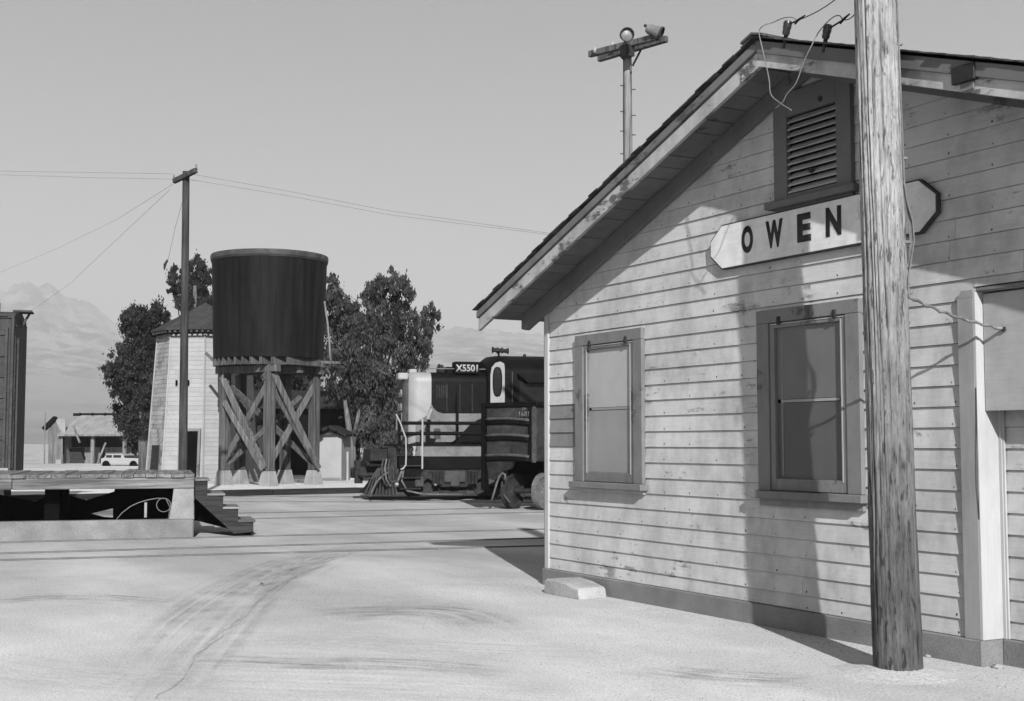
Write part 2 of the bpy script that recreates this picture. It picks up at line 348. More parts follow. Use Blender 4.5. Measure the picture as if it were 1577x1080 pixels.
def mountains():
    nd, na = 110, 700; R0, R1 = 1500.0, 6200.0
    vs = []; fs = []
    sky_pts = [(-900,400),(-500,380),(-150,395),(0,428),(50,418),(75,428),(100,450),(150,468),(190,492),(240,486),(330,470),(450,478),(560,470),(640,490),(700,500),(760,508),(840,512),(1000,500),(1300,480),(1700,470),(2300,500)]
    for j in range(nd):
        t = j/(nd-1); d = R0 + (R1-R0)*t
        for i in range(na):
            px = -900 + 3200*i/(na-1)
            sy = np.interp(px, [p[0] for p in sky_pts], [p[1] for p in sky_pts])
            base_y = 572 + 12*math.sin(px*0.006)
            dirv = (HD + RT*((px-788.5)/2005.0))
            p = CAM + dirv*d
            fan = max(0.0, (682-base_y)/2000*3600) * min(1.0, max(0, (d-R0)/(3600-R0)))**1.6
            H = (682-sy)/2000*5600 + 8
            s = min(1.0, max(0.0, (d-3600)/(5600-3600)))
            rg = noise.ridged_multi_fractal(Vector((p.x*0.0011, p.y*0.0011, 3.1)), 0.9, 2.1, 6, 1.0, 2.0)/2.2
            rg2 = noise.fractal(Vector((p.x*0.004, p.y*0.004, 1.0)), 0.8, 2.0, 5)
            z = fan
            rg3 = noise.ridged_multi_fractal(Vector((p.x*0.0045, p.y*0.0045, 5.1)), 0.9, 2.1, 5, 1.0, 2.0)/2.2
            if s > 0: z = fan + (H-fan)*(s**0.8)*(0.58+0.30*min(1.1, rg)+0.22*min(1.2, rg3)) + 30*rg2*s
            else: z += 5*rg2*min(1,(d-R0)/800)
            if d > 5700: z *= 0.85
            vs.append((p.x, p.y, z - (6 if j == 0 else 0)))
    for j in range(nd-1):
        for i in range(na-1):
            a = j*na+i; fs.append((a, a+1, a+na+1, a+na))
    o = MB(); o.v = vs; o.f = fs
    m = o.obj('mountains', MT['mountain'], smooth='all', fix=False); m.data.materials.append(MT['fan'])
    for p in m.data.polygons:
        if (p.vertices[0] // na) / (nd-1) * (R1-R0) + R0 < 3550: p.material_index = 1
    struct(m)
mountains()
hz = B((-7100, -2600, -1), (1400, 7100, 830)).obj('haze', bpy.data.materials.new('haze_air'))
hm = hz.data.materials[0]; hm.use_nodes = True; hm.node_tree.nodes.clear()
_o = hm.node_tree.nodes.new('ShaderNodeOutputMaterial'); _v = hm.node_tree.nodes.new('ShaderNodeVolumePrincipled')
_v.inputs['Color'].default_value = (0.75, 0.75, 0.75, 1); _v.inputs['Density'].default_value = 0.00031; _v.inputs['Anisotropy'].default_value = 0.2
hm.node_tree.links.new(_v.outputs[0], _o.inputs['Volume']); struct(hz, 'stuff')

# ground marks: long crack and tyre tracks, worn dark patches
def strip(name, pts, w, mat, z=0.004, jit=0.0, wj=0.5):
    vs = []; fs = []; P = []
    for a, b in zip(pts[:-1], pts[1:]):
        n = max(2, int((b-a).length/0.12))
        P += [a + (b-a)*k/n for k in range(n)]
    P.append(pts[-1])
    for i, p in enumerate(P):
        d = (P[min(i+1, len(P)-1)] - P[max(i-1, 0)]).normalized(); s = Vector((-d.y, d.x, 0))
        ww = w*(1-wj+wj*2*abs(noise.noise(p*1.9))) ; off = s*jit*noise.noise(p*2.7)
        vs += [(p+s*ww/2+off).xy.to_3d()+Vector((0,0,z)), (p-s*ww/2+off).xy.to_3d()+Vector((0,0,z))]
    fs = [(2*i, 2*i+1, 2*i+3, 2*i+2) for i in range(len(P)-1)]
    return MB().add(vs, fs).obj(name, mat, fix=False)
MT['crack'] = simple('crack_dirt', 0.30, 0.98, 0.4, 3, fine=30)
MT['tyre'] = simple('tyre_mark', 0.30, 0.98, 0.3, 3, fine=30)
gp = lambda L: [ground(x, y) for x, y in L]
struct(strip('ground_crack', gp([(248,1076),(262,1058),(300,1018),(318,996),(345,975),(372,955),(400,922),(430,900),(470,878),(505,864),(535,855),(556,842)]), 0.02, MT['crack'], jit=0.07, wj=0.5))
struct(strip('ground_crack', gp([(385,948),(395,930),(412,915),(428,902),(448,893),(470,884),(498,872)]), 0.012, MT['crack'], jit=0.06, wj=0.5))
for k, L in enumerate([[(399,905),(425,890),(455,876),(490,866),(520,856)], [(372,915),(400,893),(425,878),(452,868),(468,862)], [(440,896),(465,882),(492,873),(512,868)]]):
    struct(strip('tyre_track', gp(L), 0.13, MT['tyre'], z=0.003, jit=0.04, wj=0.9))

def swath_mat(name, base, amt):
    t = NT(name); uv = t.n('ShaderNodeUVMap'); sx = t.n('ShaderNodeSeparateXYZ'); t.l(uv.outputs[0], sx.inputs[0])
    e = t.math('SUBTRACT', 1.0, t.math('ABSOLUTE', t.math('SUBTRACT', t.math('MULTIPLY', sx.outputs['X'], 2.0), 1.0)))
    ends = t.math('MULTIPLY', t.math('MULTIPLY', sx.outputs['Y'], t.math('SUBTRACT', 1.0, sx.outputs['Y'])), 5.0)
    n1 = t.noise(2.4, (1,1,1), 6, 0.7, off=(3,3,3)); st = t.n('ShaderNodeTexNoise'); mp = t.n('ShaderNodeMapping'); mp.inputs['Scale'].default_value = (9, 2.2, 1); t.l(uv.outputs[0], mp.inputs[0]); t.l(mp.outputs[0], st.inputs['Vector']); st.inputs['Scale'].default_value = 1.0; st.inputs['Detail'].default_value = 5
    a = t.math('MULTIPLY', t.math('MINIMUM', t.math('MULTIPLY', e, 1.6), 1.0), t.math('MINIMUM', ends, 1.0))
    a = t.math('MULTIPLY', a, t.ramp(n1, [(0.35, 0.15), (0.65, 1.0)])); a = t.math('MULTIPLY', a, t.ramp(st.outputs[0], [(0.40, 0.1), (0.62, 1.0)])); a = t.math('MULTIPLY', a, amt)
    f = t.noise(45, (1,1,1), 4, 0.75); v = t.math('MULTIPLY', t.ramp(f, [(0.30, 0.6), (0.58, 1.0)]), base)
    t.done(v, 0.97, f, 0.6, 0.02, spec=0.05); tr = t.n('ShaderNodeBsdfTransparent'); mx = t.n('ShaderNodeMixShader')
    t.l(a, mx.inputs[0]); t.l(tr.outputs[0], mx.inputs[1]); t.l(t.b.outputs[0], mx.inputs[2]); t.l(mx.outputs[0], t.out.inputs[0]); return t.m
MT['swath'] = swath_mat('tyre_worn_dirt', 0.27, 0.36); MT['patch'] = swath_mat('damp_dirt', 0.26, 0.6); MT['pale'] = swath_mat('pale_dust', 0.68, 0.7)
def swath(name, pts, w, mat, z):
    P = []
    for i in range(len(pts)-1):
        p0, p1, p2, p3 = pts[max(i-1,0)], pts[i], pts[i+1], pts[min(i+2, len(pts)-1)]
        for k in range(8):
            u = k/8; P.append(.5*((2*p1)+(-p0+p2)*u+(2*p0-5*p1+4*p2-p3)*u*u+(-p0+3*p1-3*p2+p3)*u**3))
    P.append(pts[-1]); vs = []; n = len(P)
    for i, p in enumerate(P):
        d = (P[min(i+1, n-1)]-P[max(i-1, 0)]).normalized(); s_ = Vector((-d.y, d.x, 0)); ww = w[0]+(w[1]-w[0])*i/(n-1)
        vs += [Vector((p.x, p.y, z))+s_*ww/2, Vector((p.x, p.y, z))-s_*ww/2]
    o = MB().add(vs, [(2*i, 2*i+1, 2*i+3, 2*i+2) for i in range(n-1)]).obj(name, mat, fix=False)
    uv = o.data.uv_layers.new(name='UVMap')
    for lp in o.data.loops:
        vi = lp.vertex_index; uv.data[lp.index].uv = (vi % 2, (vi//2)/(n-1))
    return struct(o)
swath('tyre_track', gp([(600,840),(540,850),(480,866),(430,890),(380,925),(330,975),(270,1040),(200,1120)]), (1.3,0.9), MT['swath'], .0024)
swath('tyre_track', gp([(575,838),(500,850),(430,868),(370,892),(300,930),(240,975),(190,1040)]), (0.9,0.7), MT['swath'], .0018)
swath('tyre_track', gp([(540,848),(470,872),(420,905),(370,950)]), (0.45,0.35), MT['swath'], .0030)
swath('damp_patch', gp([(470,945),(580,940),(690,945),(760,975)]), (1.6,1.2), MT['patch'], .0012)
swath('damp_patch', gp([(300,1012),(450,1020),(620,1025),(800,1040)]), (1.0,.8), MT['patch'], .0014)
swath('dust_patch', gp([(320,985),(500,985),(700,1000),(950,1010)]), (1.0,1.2), MT['pale'], .0007)
swath('dust_patch', gp([(-80,1010),(150,1045),(500,1060),(900,1075)]), (1.0,1.4), MT['pale'], .0009)
swath('damp_patch', gp([(-50,925),(120,920),(260,930)]), (1.0,.8), MT['patch'], .0016)
swath('damp_patch', gp([(1000,1025),(1100,1040),(1250,1050)]), (.9,.7), MT['patch'], .0020)
# ================================================================== rails
def track(name, label, lines, cat='railway track', y_tie=None):
    a0, b0 = lines[0]
    t = thing(name, label, cat, (ground(*a0)+ground(*b0))/2, 0, 'railway tracks across the station yard')
    for a, b in lines:
        p, q = ground(*a), ground(*b); d = (q-p).normalized(); p = p - d*30; q = q + d*14
        ra = MB(); s = Vector((-d.y, d.x, 0)); o = t.location
        prof = [(-.036,.004),(-.032,.022),(.032,.022),(.036,.004)]
        prof = [(x, z) for x, z in prof]
        vs = [e - o + s*x + UP*z for e in (p, q) for x, z in prof]
        ra.add(vs, [(0,1,5,4),(1,2,6,5),(2,3,7,6)]).obj('rail', MT['rail'], t)
    return t
track('railway_track', 'three-rail track sunk in sand, nearest the camera beside the loading platform', [((0,864),(860,841)), ((0,853.5),(860,829)), ((0,836.5),(860,815.5))])
track('railway_track', 'sunken track crossing the yard between loading platform stairs and locomotive', [((380,800),(860,789)), ((380,791),(860,781.5))])
track('railway_track', 'track that the black and silver locomotive stands on', [((400,773.5),(860,774.5)), ((400,765.5),(860,766.5))])

# ================================================================== DEPOT
X0, Y0 = -12.75, 7.558; WW = 8.9; HX = 4.45
DEP = Frame((X0, Y0, 0), xdir=(1,0,0))
dep = thing('depot_building', 'weathered pale clapboard railway depot with gable roof, dark framed windows and attic vent', 'building', DEP.o, 0)
SLL, SLR = 0.362, 0.340; AP = 4.98             # roof slopes, apex height of the roof surface
def rz(x, drop=0.0):
    return AP - drop - (SLL*(HX-x) if x < HX else SLR*(x-HX))
def rx(z, drop=0.0): return (HX-(AP-drop-z)/SLL, HX+(AP-drop-z)/SLR)
OV = 0.60; LEN = 15.0
# core walls
B((0.0,0.02,0.185),(6.13,0.10,3.2)).obj('wall', MT['dark'], dep); B((6.131,0.02,2.736),(WW,0.10,3.2)).obj('wall', MT['dark'], dep); B((6.16,0.24,0.185),(WW-.36,0.30,2.735)).obj('wall', MT['dark'], dep)
B((6.10,.021,2.70),(WW-.3,.23,2.7345)).obj('recess_head', MT['post'], dep)
MB().prism([(0.0,3.2),(WW,3.2),(WW,rz(WW,.12)),(HX,rz(HX,.12)),(0.0,rz(0,.12))], 0.02, 0.10).obj('wall', MT['dark'], dep)
for x in (0.0, WW-.1):
    B((x,0.102,0.185),(x+.1,LEN,rz(0 if x==0 else WW,.12))).obj('wall', MT['siding'], dep)
B((0.0,LEN+.001,0.185),(WW,LEN+.1,3.2)).obj('wall', MT['siding'], dep)
# foundation
fd = MB()
fd.box((-0.06,-0.05,-0.1),(6.155,LEN+.16,0.185)); fd.box((6.1551,.165,-.1),(WW-.36,LEN+.15,.184)); fd.box((WW-.3599,-.05,-.1),(WW+.06,LEN+.16,.1845)); fd.obj('foundation', MT['concrete'], dep, bevel=0.008)
# windows
WINS = [(1.305, 'l'), (4.365, 'r')]
ZB, ZT = 1.185, 2.765; OH = 0.635
VX0, VX1, VZ0, VZ1 = 4.0, 4.95, 3.64, 4.60       # vent outer frame
holes = [(c-OH+.01, c+OH-.01, 1.10, ZT-.01) for c, _ in WINS] + [(VX0+.01, VX1-.01, VZ0, VZ1+.03)]
ex = 0.1555; zz = 0.187; row = 0; nails = MB()
RX = 6.14; RTOP = 2.735; RD = 0.215        # right of RX the wall steps back below RTOP
def board(xa0, xb0, xa1, xb1, z0, z1, mat, dy=0.0):
    """lapped board: butt proud at the foot, thin at the head, ends follow the rake"""
    b0, b1, bk = -0.017, -0.003, 0.015
    b0, b1, bk = b0+dy, b1+dy, bk+dy
    v = [(xa0,b0,z0+.003),(xb0,b0,z0+.003),(xb1,b1,z1),(xa1,b1,z1),(xa0,bk,z0+.003),(xb0,bk,z0+.003),(xb1,bk,z1),(xa1,bk,z1)]
    MB().add(v, [(0,1,2,3),(4,7,6,5),(0,4,5,1),(1,5,6,2),(2,6,7,3),(3,7,4,0)]).obj('siding_board', mat, dep, fix=True)
top = AP-.19
while zz < top-.02:
    z0, z1 = zz, min(zz+(0.125 if row == 0 else ex), top)
    def span(z):
        if z < rz(0, .19): lo = 0.05
        else: lo = rx(z, .19)[0]
        hi = WW-.05 if z < rz(WW, .19) else rx(z, .19)[1]
        return lo, hi
    (a0, b0), (a1, b1) = span(z0), span(z1)
    cuts = []
    for h in holes:
        if z1 > h[2]+.003 and z0 < h[3]-.003:
            cuts.append((h[0], h[1]))
            if z1 > h[3]+.012: board(h[0]+.001, h[1]-.001, h[0]+.001, h[1]-.001, max(z0, h[3]), min(z1, 4.70), MT['siding'])
            if z0 < h[2]-.012: board(h[0]+.001, h[1]-.001, h[0]+.001, h[1]-.001, z0, h[2], MT['siding'])
    if z0 < RTOP-.01:
        zt_ = min(z1, RTOP)
        for ra_, rb_ in ((RX+.05, RX+1.05+random.uniform(0,.5)), (0, WW-.4)):
            if ra_ == 0: ra_ = last
            board(ra_, rb_-.002, ra_, rb_-.002, z0, zt_, MT['siding'], RD); last = rb_
        cuts.append((RX, WW-.36))
        if z1 > RTOP+.012: board(RX, WW-.36, RX, WW-.36, RTOP, z1, MT['siding'])
    segs = []; cur = None; xs = [(a0, a1)]
    cuts.sort(); left = (a0, a1)
    for c in cuts:
        segs.append((left[0], c[0], left[1], c[0])); left = (c[1], c[1])
    segs.append((left[0], b0, left[1], b1))
    for sg in segs:
        xa0, xb0, xa1, xb1 = sg
        if xb0-xa0 < .05: continue
        n = 1
        js = []
        if xb0-xa0 > 3.2:
            q = xa0 + random.uniform(1.2, 3.0)
            while q < xb0-0.9: js.append(q); q += random.uniform(2.2, 4.2)
        elif xb0-xa0 > 1.6 and random.random() < .3: js = [xa0 + random.uniform(.5, xb0-xa0-.5)]
        es = [(xa0, xa1)] + [(j, j) for j in js] + [(xb0, xb1)]
        for (s0, s1), (e0, e1) in zip(es[:-1], es[1:]):
            m = MT['siding']
            if e0 < 0.75 and 1.45 < z0 < 2.0: m = MT['siding_bare']
            g0 = .0015 if (s0, s1) != (xa0, xa1) else 0; g1 = .0015 if (e0, e1) != (xb0, xb1) else 0
            board(s0+g0, e0-g1, max(s1+g0, xa1 if s0 == xa0 else s1+g0), e1-g1, z0, z1, m)
        q = xa0+.06
    for q in np.arange(0.25, WW, 0.405):
        if any(c[0]-.02 < q < c[1]+.02 for c in cuts) or q < a0+.05 or q > b0-.05 or q < a1+.03 or q > b1-.03: continue
        for dz in (0.028,):
            if random.random() < .75:
                xx = q+random.uniform(-.02,.02); zc = z0+dz+random.uniform(-.006,.01); r = random.uniform(.004,.0075)
                yb = -0.017+0.014*(zc-z0)/(z1-z0)-.0015
                nails.add([(xx-r,yb,zc-r*1.3),(xx+r,yb,zc-r*1.3),(xx+r,yb+.0003,zc+r),(xx-r,yb+.0003,zc+r)], [(0,1,2,3)])
    zz = z1; row += 1
struct(nails.obj('nail_heads', MT['steel_dark'], dep, fix=False), 'stuff')
# corner boards
B((-.03,-.034,0.187),(0.048,-.002,rz(0,.16))).obj('corner_board', MT['post'], dep, bevel=.002)
B((-.060,-.02,0.187),(-.031,0.10,rz(0,.20))).obj('corner_board', MT['trim_mid'], dep)
B((WW-.048,-.034,0.187),(WW+.03,-.002,rz(WW,.16))).obj('corner_board', MT['trim'], dep)
# roof: sheathing, shingles in courses, crown strip, barge boards, soffit boards
yf = -OV
for side in (0, 1):
    sl_, xe = (SLL, -0.60) if side == 0 else (SLR, WW+0.60)
    def pt(x, drop): return (x, rz(x, drop))
    # roof deck over the building
    MB().prism([pt(HX,.055),pt(xe,.055),pt(xe,.085),pt(HX,.085)], yf+.03, LEN+.5).obj('roof_deck', MT['soffit'], dep)
    # soffit boards running into the wall
    n = 26
    for k in range(n):
        u0 = k/n; u1 = (k+1)/n
        xa = HX+(xe-HX)*u0; xb = HX+(xe-HX)*u1; s = .006*(1 if xb > xa else -1); th = .022+random.uniform(-.004,.004)
        if side == 1 and k > 20: pass
        MB().prism([pt(xa+s,.087),pt(xb-s,.087),pt(xb-s,.087+th),pt(xa+s,.087+th)], yf+.055, 0.6).obj('soffit_board', MT['soffit'], dep)
    # barge (light) and crown strip (mid grey)
    MB().prism([pt(HX,.115),pt(xe,.115),(xe,rz(xe,.255)),pt(HX,.250)], yf+.012, yf+.052).obj('barge_board', MT['trim_light' if side == 0 else 'trim_light'], dep, bevel=.003)
    MB().prism([pt(HX,.030),pt(xe,.030),pt(xe,.110 if side == 0 else .135),pt(HX,.110 if side == 0 else .135)], yf-.016, yf+.050).obj('crown_strip', MT['trim_mid' if side == 0 else 'vent'], dep, bevel=.004)
    # frieze rafter against the wall
    xl = -0.47 if side == 0 else WW+.47
    MB().prism([(HX,rz(HX,.118)),(xl,rz(xl,.118)),(xl,rz(xl,.27)),(xl+(.10 if side==0 else -.10),rz(xl,.29)),(HX,rz(HX,.262))], -.085, -.03).obj('frieze_board', MT['soffit'], dep)
    # shingle courses (each course laps the one below)
    nc = 40; Ls = xe-HX
    for k in range(nc):
        ua, ub = k/nc, (k+1.25)/nc
        xa = HX+Ls*ua; xb = HX+Ls*min(ub, 1.018)
        j = random.uniform(-.008,.014); y0 = yf-.045-j
        y = y0; yy = [y0]
        while y < LEN+.5: y += random.uniform(2.0, 2.6); yy.append(min(y, LEN+.55))
        MB().prism([(xa, rz(xa)+.002),(xb, rz(xb)+.006+random.uniform(0,.004)),(xb, rz(xb)-.004),(xa, rz(xa)-.008)], y0, LEN+.55).obj('shingle', MT['shingle'], dep)
# ridge boards
MB().prism([(HX-.14,rz(HX-.14)+.035),(HX,AP+.03),(HX,AP+.012),(HX-.14,rz(HX-.14)+.015)], yf-.07, LEN+.56).obj('ridge_board', MT['shingle'], dep)
MB().prism([(HX+.14,rz(HX+.14)+.035),(HX,AP+.03),(HX,AP+.012),(HX+.14,rz(HX+.14)+.015)], yf-.07, LEN+.56).obj('ridge_board', MT['shingle'], dep)
# purlin end with missing barge piece on the right rake
pb = MB(); pb.box((6.52,yf-.03,4.06),(6.72,yf+.011,4.18)); pb.obj('bracket', MT['black'], dep, bevel=.004)
pb = MB(); pb.box((6.57,yf-.002,4.0),(6.69,yf+.0115,4.059)); pb.obj('purlin_end', MT['trim_mid'], dep, bevel=.004)
# windows
for c, sd in WINS:
    r = sd == 'r'
    wn = B((c-OH, -.060, ZT-.115),(c+OH, -.012, ZT)).obj('window', MT['trim'], dep, bevel=.003)
    def wp(nm, a, b, m, bv=.003): return B(a, b).obj(nm, m, wn, bevel=bv)
    wp('casing', (c-OH,-.058,ZB),(c-.478,-.012,ZT-.117), MT['trim']); wp('casing', (c+.478,-.058,ZB),(c+OH,-.012,ZT-.117), MT['trim'])
    wp('sill', (c-OH-.05,-.115,ZB-.068),(c+OH+.05,-.01,ZB-.002), MT['trim'], .006)
    wp('apron', (c-OH,-.046,ZB-.135 if r else ZB-.105),(c+OH,-.006,ZB-.070), MT['siding_bare'] if r else MT['siding'])
    # screen frame
    fm = MT['trim_mid'] if not r else MT['trim']
    wp('screen_frame', (c-.472,-.045,ZB+.004),(c-.412,-.008,ZT-.12), fm); wp('screen_frame', (c+.412,-.045,ZB+.004),(c+.472,-.008,ZT-.12), fm)
    wp('screen_frame', (c-.410,-.045,ZT-.165),(c+.410,-.008,ZT-.12), fm); wp('screen_frame', (c-.410,-.045,ZB+.004),(c+.410,-.008,ZB+.105), fm)
    wp('bead', (c+.413,-.052,ZB+.09),(c+.424,-.046,ZT-.15), MT['white'], 0); wp('bead', (c-.47,-.050,ZT-.135),(c+.47,-.046,ZT-.127), MT['trim_light'], 0)
    if not r: wp('bead', (c-.424,-.052,ZB+.09),(c-.413,-.046,ZT-.15), MT['white'], 0)
    zm = 1.96
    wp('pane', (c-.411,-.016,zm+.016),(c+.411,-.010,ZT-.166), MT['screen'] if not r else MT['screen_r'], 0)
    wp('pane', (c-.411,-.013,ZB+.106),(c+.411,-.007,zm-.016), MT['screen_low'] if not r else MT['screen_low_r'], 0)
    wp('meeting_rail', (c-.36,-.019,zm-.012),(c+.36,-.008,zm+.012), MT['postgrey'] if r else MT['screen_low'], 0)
    if r:
        wp('sash_stile', (c-.36,-.0175,ZB+.13),(c-.335,-.009,ZT-.18), MT['trim'], 0)
    for dx in (-.33, .36): wp('hook', (c+dx-.02,-.075,ZT-.14),(c+dx+.02,-.052,ZT-.07), MT['steel_dark'], .006)
# attic vent
vn = thing_v = B((VX0,-.062,VZ0+.06),(VX0+.17,-.012,VZ1)).obj('vent', MT['vent'], dep, bevel=.003)
def vp(nm, a, b, m, bv=.003): return B(a, b).obj(nm, m, vn, bevel=bv)
vp('frame', (VX1-.17,-.062,VZ0+.06),(VX1,-.012,VZ1), MT['vent']); vp('frame', (VX0+.172,-.060,VZ1-.17),(VX1-.172,-.012,VZ1+.04), MT['vent'])
vp('frame', (VX0+.172,-.058,VZ0+.06),(VX1-.172,-.012,VZ0+.105), MT['vent'])
vp('sill', (VX0-.07,-.12,VZ0),(VX1+.08,-.012,VZ0+.058), MT['vent'], .006); vp('apron', (VX0+.0,-.05,VZ0-.06),(VX1,-.012,VZ0-.002), MT['vent'])
vp('back_panel', (VX0+.16,0.012,VZ0+.08),(VX1-.16,0.018,VZ1-.1), MT['dark'], 0)
ns = 11
for k in range(ns):
    z = VZ0+.125+k*(VZ1-.18-VZ0-.125)/(ns-.3)
    MB().add([(VX0+.172,-.052,z),(VX1-.172,-.052,z),(VX1-.172,.008,z+.052),(VX0+.172,.008,z+.052),(VX0+.172,-.052,z-.010),(VX1-.172,-.052,z-.010),(VX1-.172,.008,z+.042),(VX0+.172,.008,z+.042)],
        [(0,1,2,3),(4,7,6,5),(0,4,5,1),(1,5,6,2),(2,6,7,3),(3,7,4,0)]).obj('louvre', MT['louvre'], vn)
# small fittings on the wall
for (px, py) in [(1262,152),(1248,262)]:
    p = onY(px, py, Y0-.07); q = p-DEP.o
    MB().tube([(q.x,q.y,q.z),(q.x,q.y+.03,q.z)], .025, 8).obj('knob', MT['steel_dark'], dep)

# station name board
SX0, SX1, SZ0, SZ1 = -9.68, -6.92, 3.195, 3.615
sg = thing('station_sign', 'white enamel station name board with chamfered ends lettered OWENYO below the attic vent', 'sign', (-8.28, Y0-.043, 3.405))
def chamf(x0, x1, z0, z1, c, c2): return [(x0,z0+c2),(x0+c,z0),(x1-c,z0),(x1,z0+c2),(x1,z1-c2),(x1-c,z1),(x0+c,z1),(x0,z1-c2)]
hx = (SX1-SX0)/2; hzg = (SZ1-SZ0)/2
MB().prism(chamf(-hx,hx,-hzg,hzg,.17,.135), -.020, .022).obj('board_edge', MT['signedge'], sg, bevel=.003)
MB().prism(chamf(-hx+.014,hx-.014,-hzg+.014,hzg-.014,.165,.13), -.0245, -.0205).obj('sign_face', MT['sign'], sg)
for ch, xc, w in [('O',-9.112,.155),('W',-8.745,.225),('E',-8.362,.17),('N',-8.005,.18),('Y',-7.635,.15),('O',-7.405,.12)]:
    text_obj(ch, .245, w, MT['black'], sg, (xc+8.28, -.0248, .012-.1225+.01), bold=0.045, name='letter', thick=.004)
# ------------------------------------------------------------------ recess in the wall, boarded over above
B((5.995,-.040,.187),(6.141,-.0185,2.66)).obj('corner_board', MT['postgrey'], dep, bevel=.002)
MB().prism([(5.995,2.661),(6.141,2.661),(6.141,2.715),(6.035,2.715)], -.040,-.0185).obj('corner_board', MT['postgrey'], dep)
B((6.142,-.038,.187),(6.160,.232,2.70)).obj('return_board', MT['post'], dep, bevel=.002)
B((6.161,.170,.187),(6.185,.197,2.69)).obj('inner_corner_strip', MT['post'], dep); B((6.186,.180,.187),(6.20,.197,2.69)).obj('inner_corner_strip', MT['post'], dep)
B((WW-.50,-.038,.187),(WW-.36,.232,2.70)).obj('return_board', MT['post'], dep)
MB().tube([(6.152,y,z) for y, z in [(-.0405,2.0),(-.042,1.8),(-.046,1.6),(-.048,1.3),(-.0405,1.05)]], .0028, 6).obj('loose_wire', MT['wiredark'], dep)
pn = thing('blank_panel', 'large blank pale panel boarding over the wall recess at the right edge, under the roof', 'panel', (X0+7.3, Y0+.05, 2.3))
B((-1.135,-.012,-.47),(1.2,.010,.385)).obj('panel_face', MT['board'], pn, bevel=.003)
B((-1.138,-.075,.402),(1.2,-.03,.425)).obj('top_strip', MT['trim_mid'], pn, bevel=.003)
for x in (-1.12, .0, 1.1): B((x,.012,-.46),(x+.06,.10,.38)).obj('batten', MT['post'], pn)
# ------------------------------------------------------------------ near utility pole
def near_pole():
    n, m = 160, 520; H = 8.2; cx, cy = -6.731, 6.761
    t = thing('utility_pole', 'thick cracked wooden utility pole standing close in front of the depot wall', 'utility pole', (cx, cy, 0), 0, 'utility poles')
    vs = np.zeros((m, n, 3)); cr = [(random.uniform(0, 6.28), random.uniform(.1, 5), random.uniform(.15,1.2), random.uniform(.008,.022)) for _ in range(110)]
    cr += [(math.atan2(-.8,.25)+k, z, l, .028) for k, z, l in [(0,3.9,2.6),(-.35,1.2,1.0),(.45,2.6,1.4),(.7,4.2,1.8),(-.5,3.2,1.1)]]
    for j in range(m):
        z = -0.1+H*j/(m-1)
        if z < 5.6: pass
        R = .164-.0042*z
        for i in range(n):
            a = 2*math.pi*i/n
            px_, py_ = math.cos(a), math.sin(a)
            d = .007*noise.noise(Vector((px_*6, py_*6, z*.5)))+.006*noise.noise(Vector((px_*14, py_*14, z*1.3+7)))+.004*noise.noise(Vector((px_*30, py_*30, z*3.2+3)))
            for (ca, cz, cl, dep_) in cr:
                if abs(z-cz) < cl:
                    da = (a-ca-.12*math.sin(z*1.3+ca)*.5+math.pi) % (2*math.pi)-math.pi
                    if abs(da) < .05: d -= dep_*max(0, 1-abs(da)/.05)*(1-((z-cz)/cl)**2)
            r = R+d; ox = RT*(.045-.014*z); vs[j, i] = (px_*r+ox.x, py_*r+ox.y, z)
    mb = MB(); mb.v = [tuple(v) for v in vs.reshape(-1, 3)]
    mb.f = [(j*n+i, j*n+(i+1)%n, (j+1)*n+(i+1)%n, (j+1)*n+i) for j in range(m-1) for i in range(n)]
    mb.f.append(tuple((m-1)*n+i for i in range(n)))
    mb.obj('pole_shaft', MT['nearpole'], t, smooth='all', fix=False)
    # cable bundle stapled down the right side
    rt = RT.copy(); base = Vector((0,0,0)); fwd = HD
    for k in range(4):
        pts = []
        for j in range(40):
            z = 2.62+j*(7.9-2.62)/39
            rr = .164-.0042*z
            sag = (.05 if 2.8 < z < 3.35 else 0)*math.sin((z-2.8)/.55*math.pi)*(0.5+.25*k)
            ang = .30+.06*k+.03*math.sin(z*3+k)
            p = rt*(math.cos(ang)*(rr+.010+sag)) - fwd*(math.sin(ang)*(rr+.010)) + UP*z; pts.append(p+rt*(.045-.014*z))
        MB().tube(pts, .0055, 6).obj('cable', MT['wire'], t)
    for z in (3.02, 4.45, 2.66, 3.62, 5.6):
        rr = .164-.0042*z; p = rt*(rr*.93+.045-.014*z)-fwd*(rr*.38)+UP*z
        MB().bar(p-rt*.01-UP*.004, p+rt*.035+fwd*.0-UP*.004, .03, .022).obj('staple', MT['wire'], t, bevel=.004)
    # splinter
    p0 = -rt*.167-fwd*.03+UP*3.35
    MB().tube([p0, p0-rt*.012-UP*.08, p0-rt*.004-UP*.17], [.004,.005,.003], 5).obj('splinter', MT['lamppole'], t)
    return t
npole = near_pole()
_m = MB().lathe([(.55,-.01),(.34,.012),(.22,.035),(.14,.05)], n=40)
_m.v = [(x*(1+.25*noise.noise(Vector((x*3,y*3,1)))), y*(1+.25*noise.noise(Vector((x*3,y*3,1)))), z) for x, y, z in _m.v]
sm_ = struct(_m.obj('sand_mound', MT['ground'], smooth='all')); sm_.data.transform(Matrix.Translation((npole.location.x+RT.x*.04, npole.location.y+RT.y*.04, 0)))
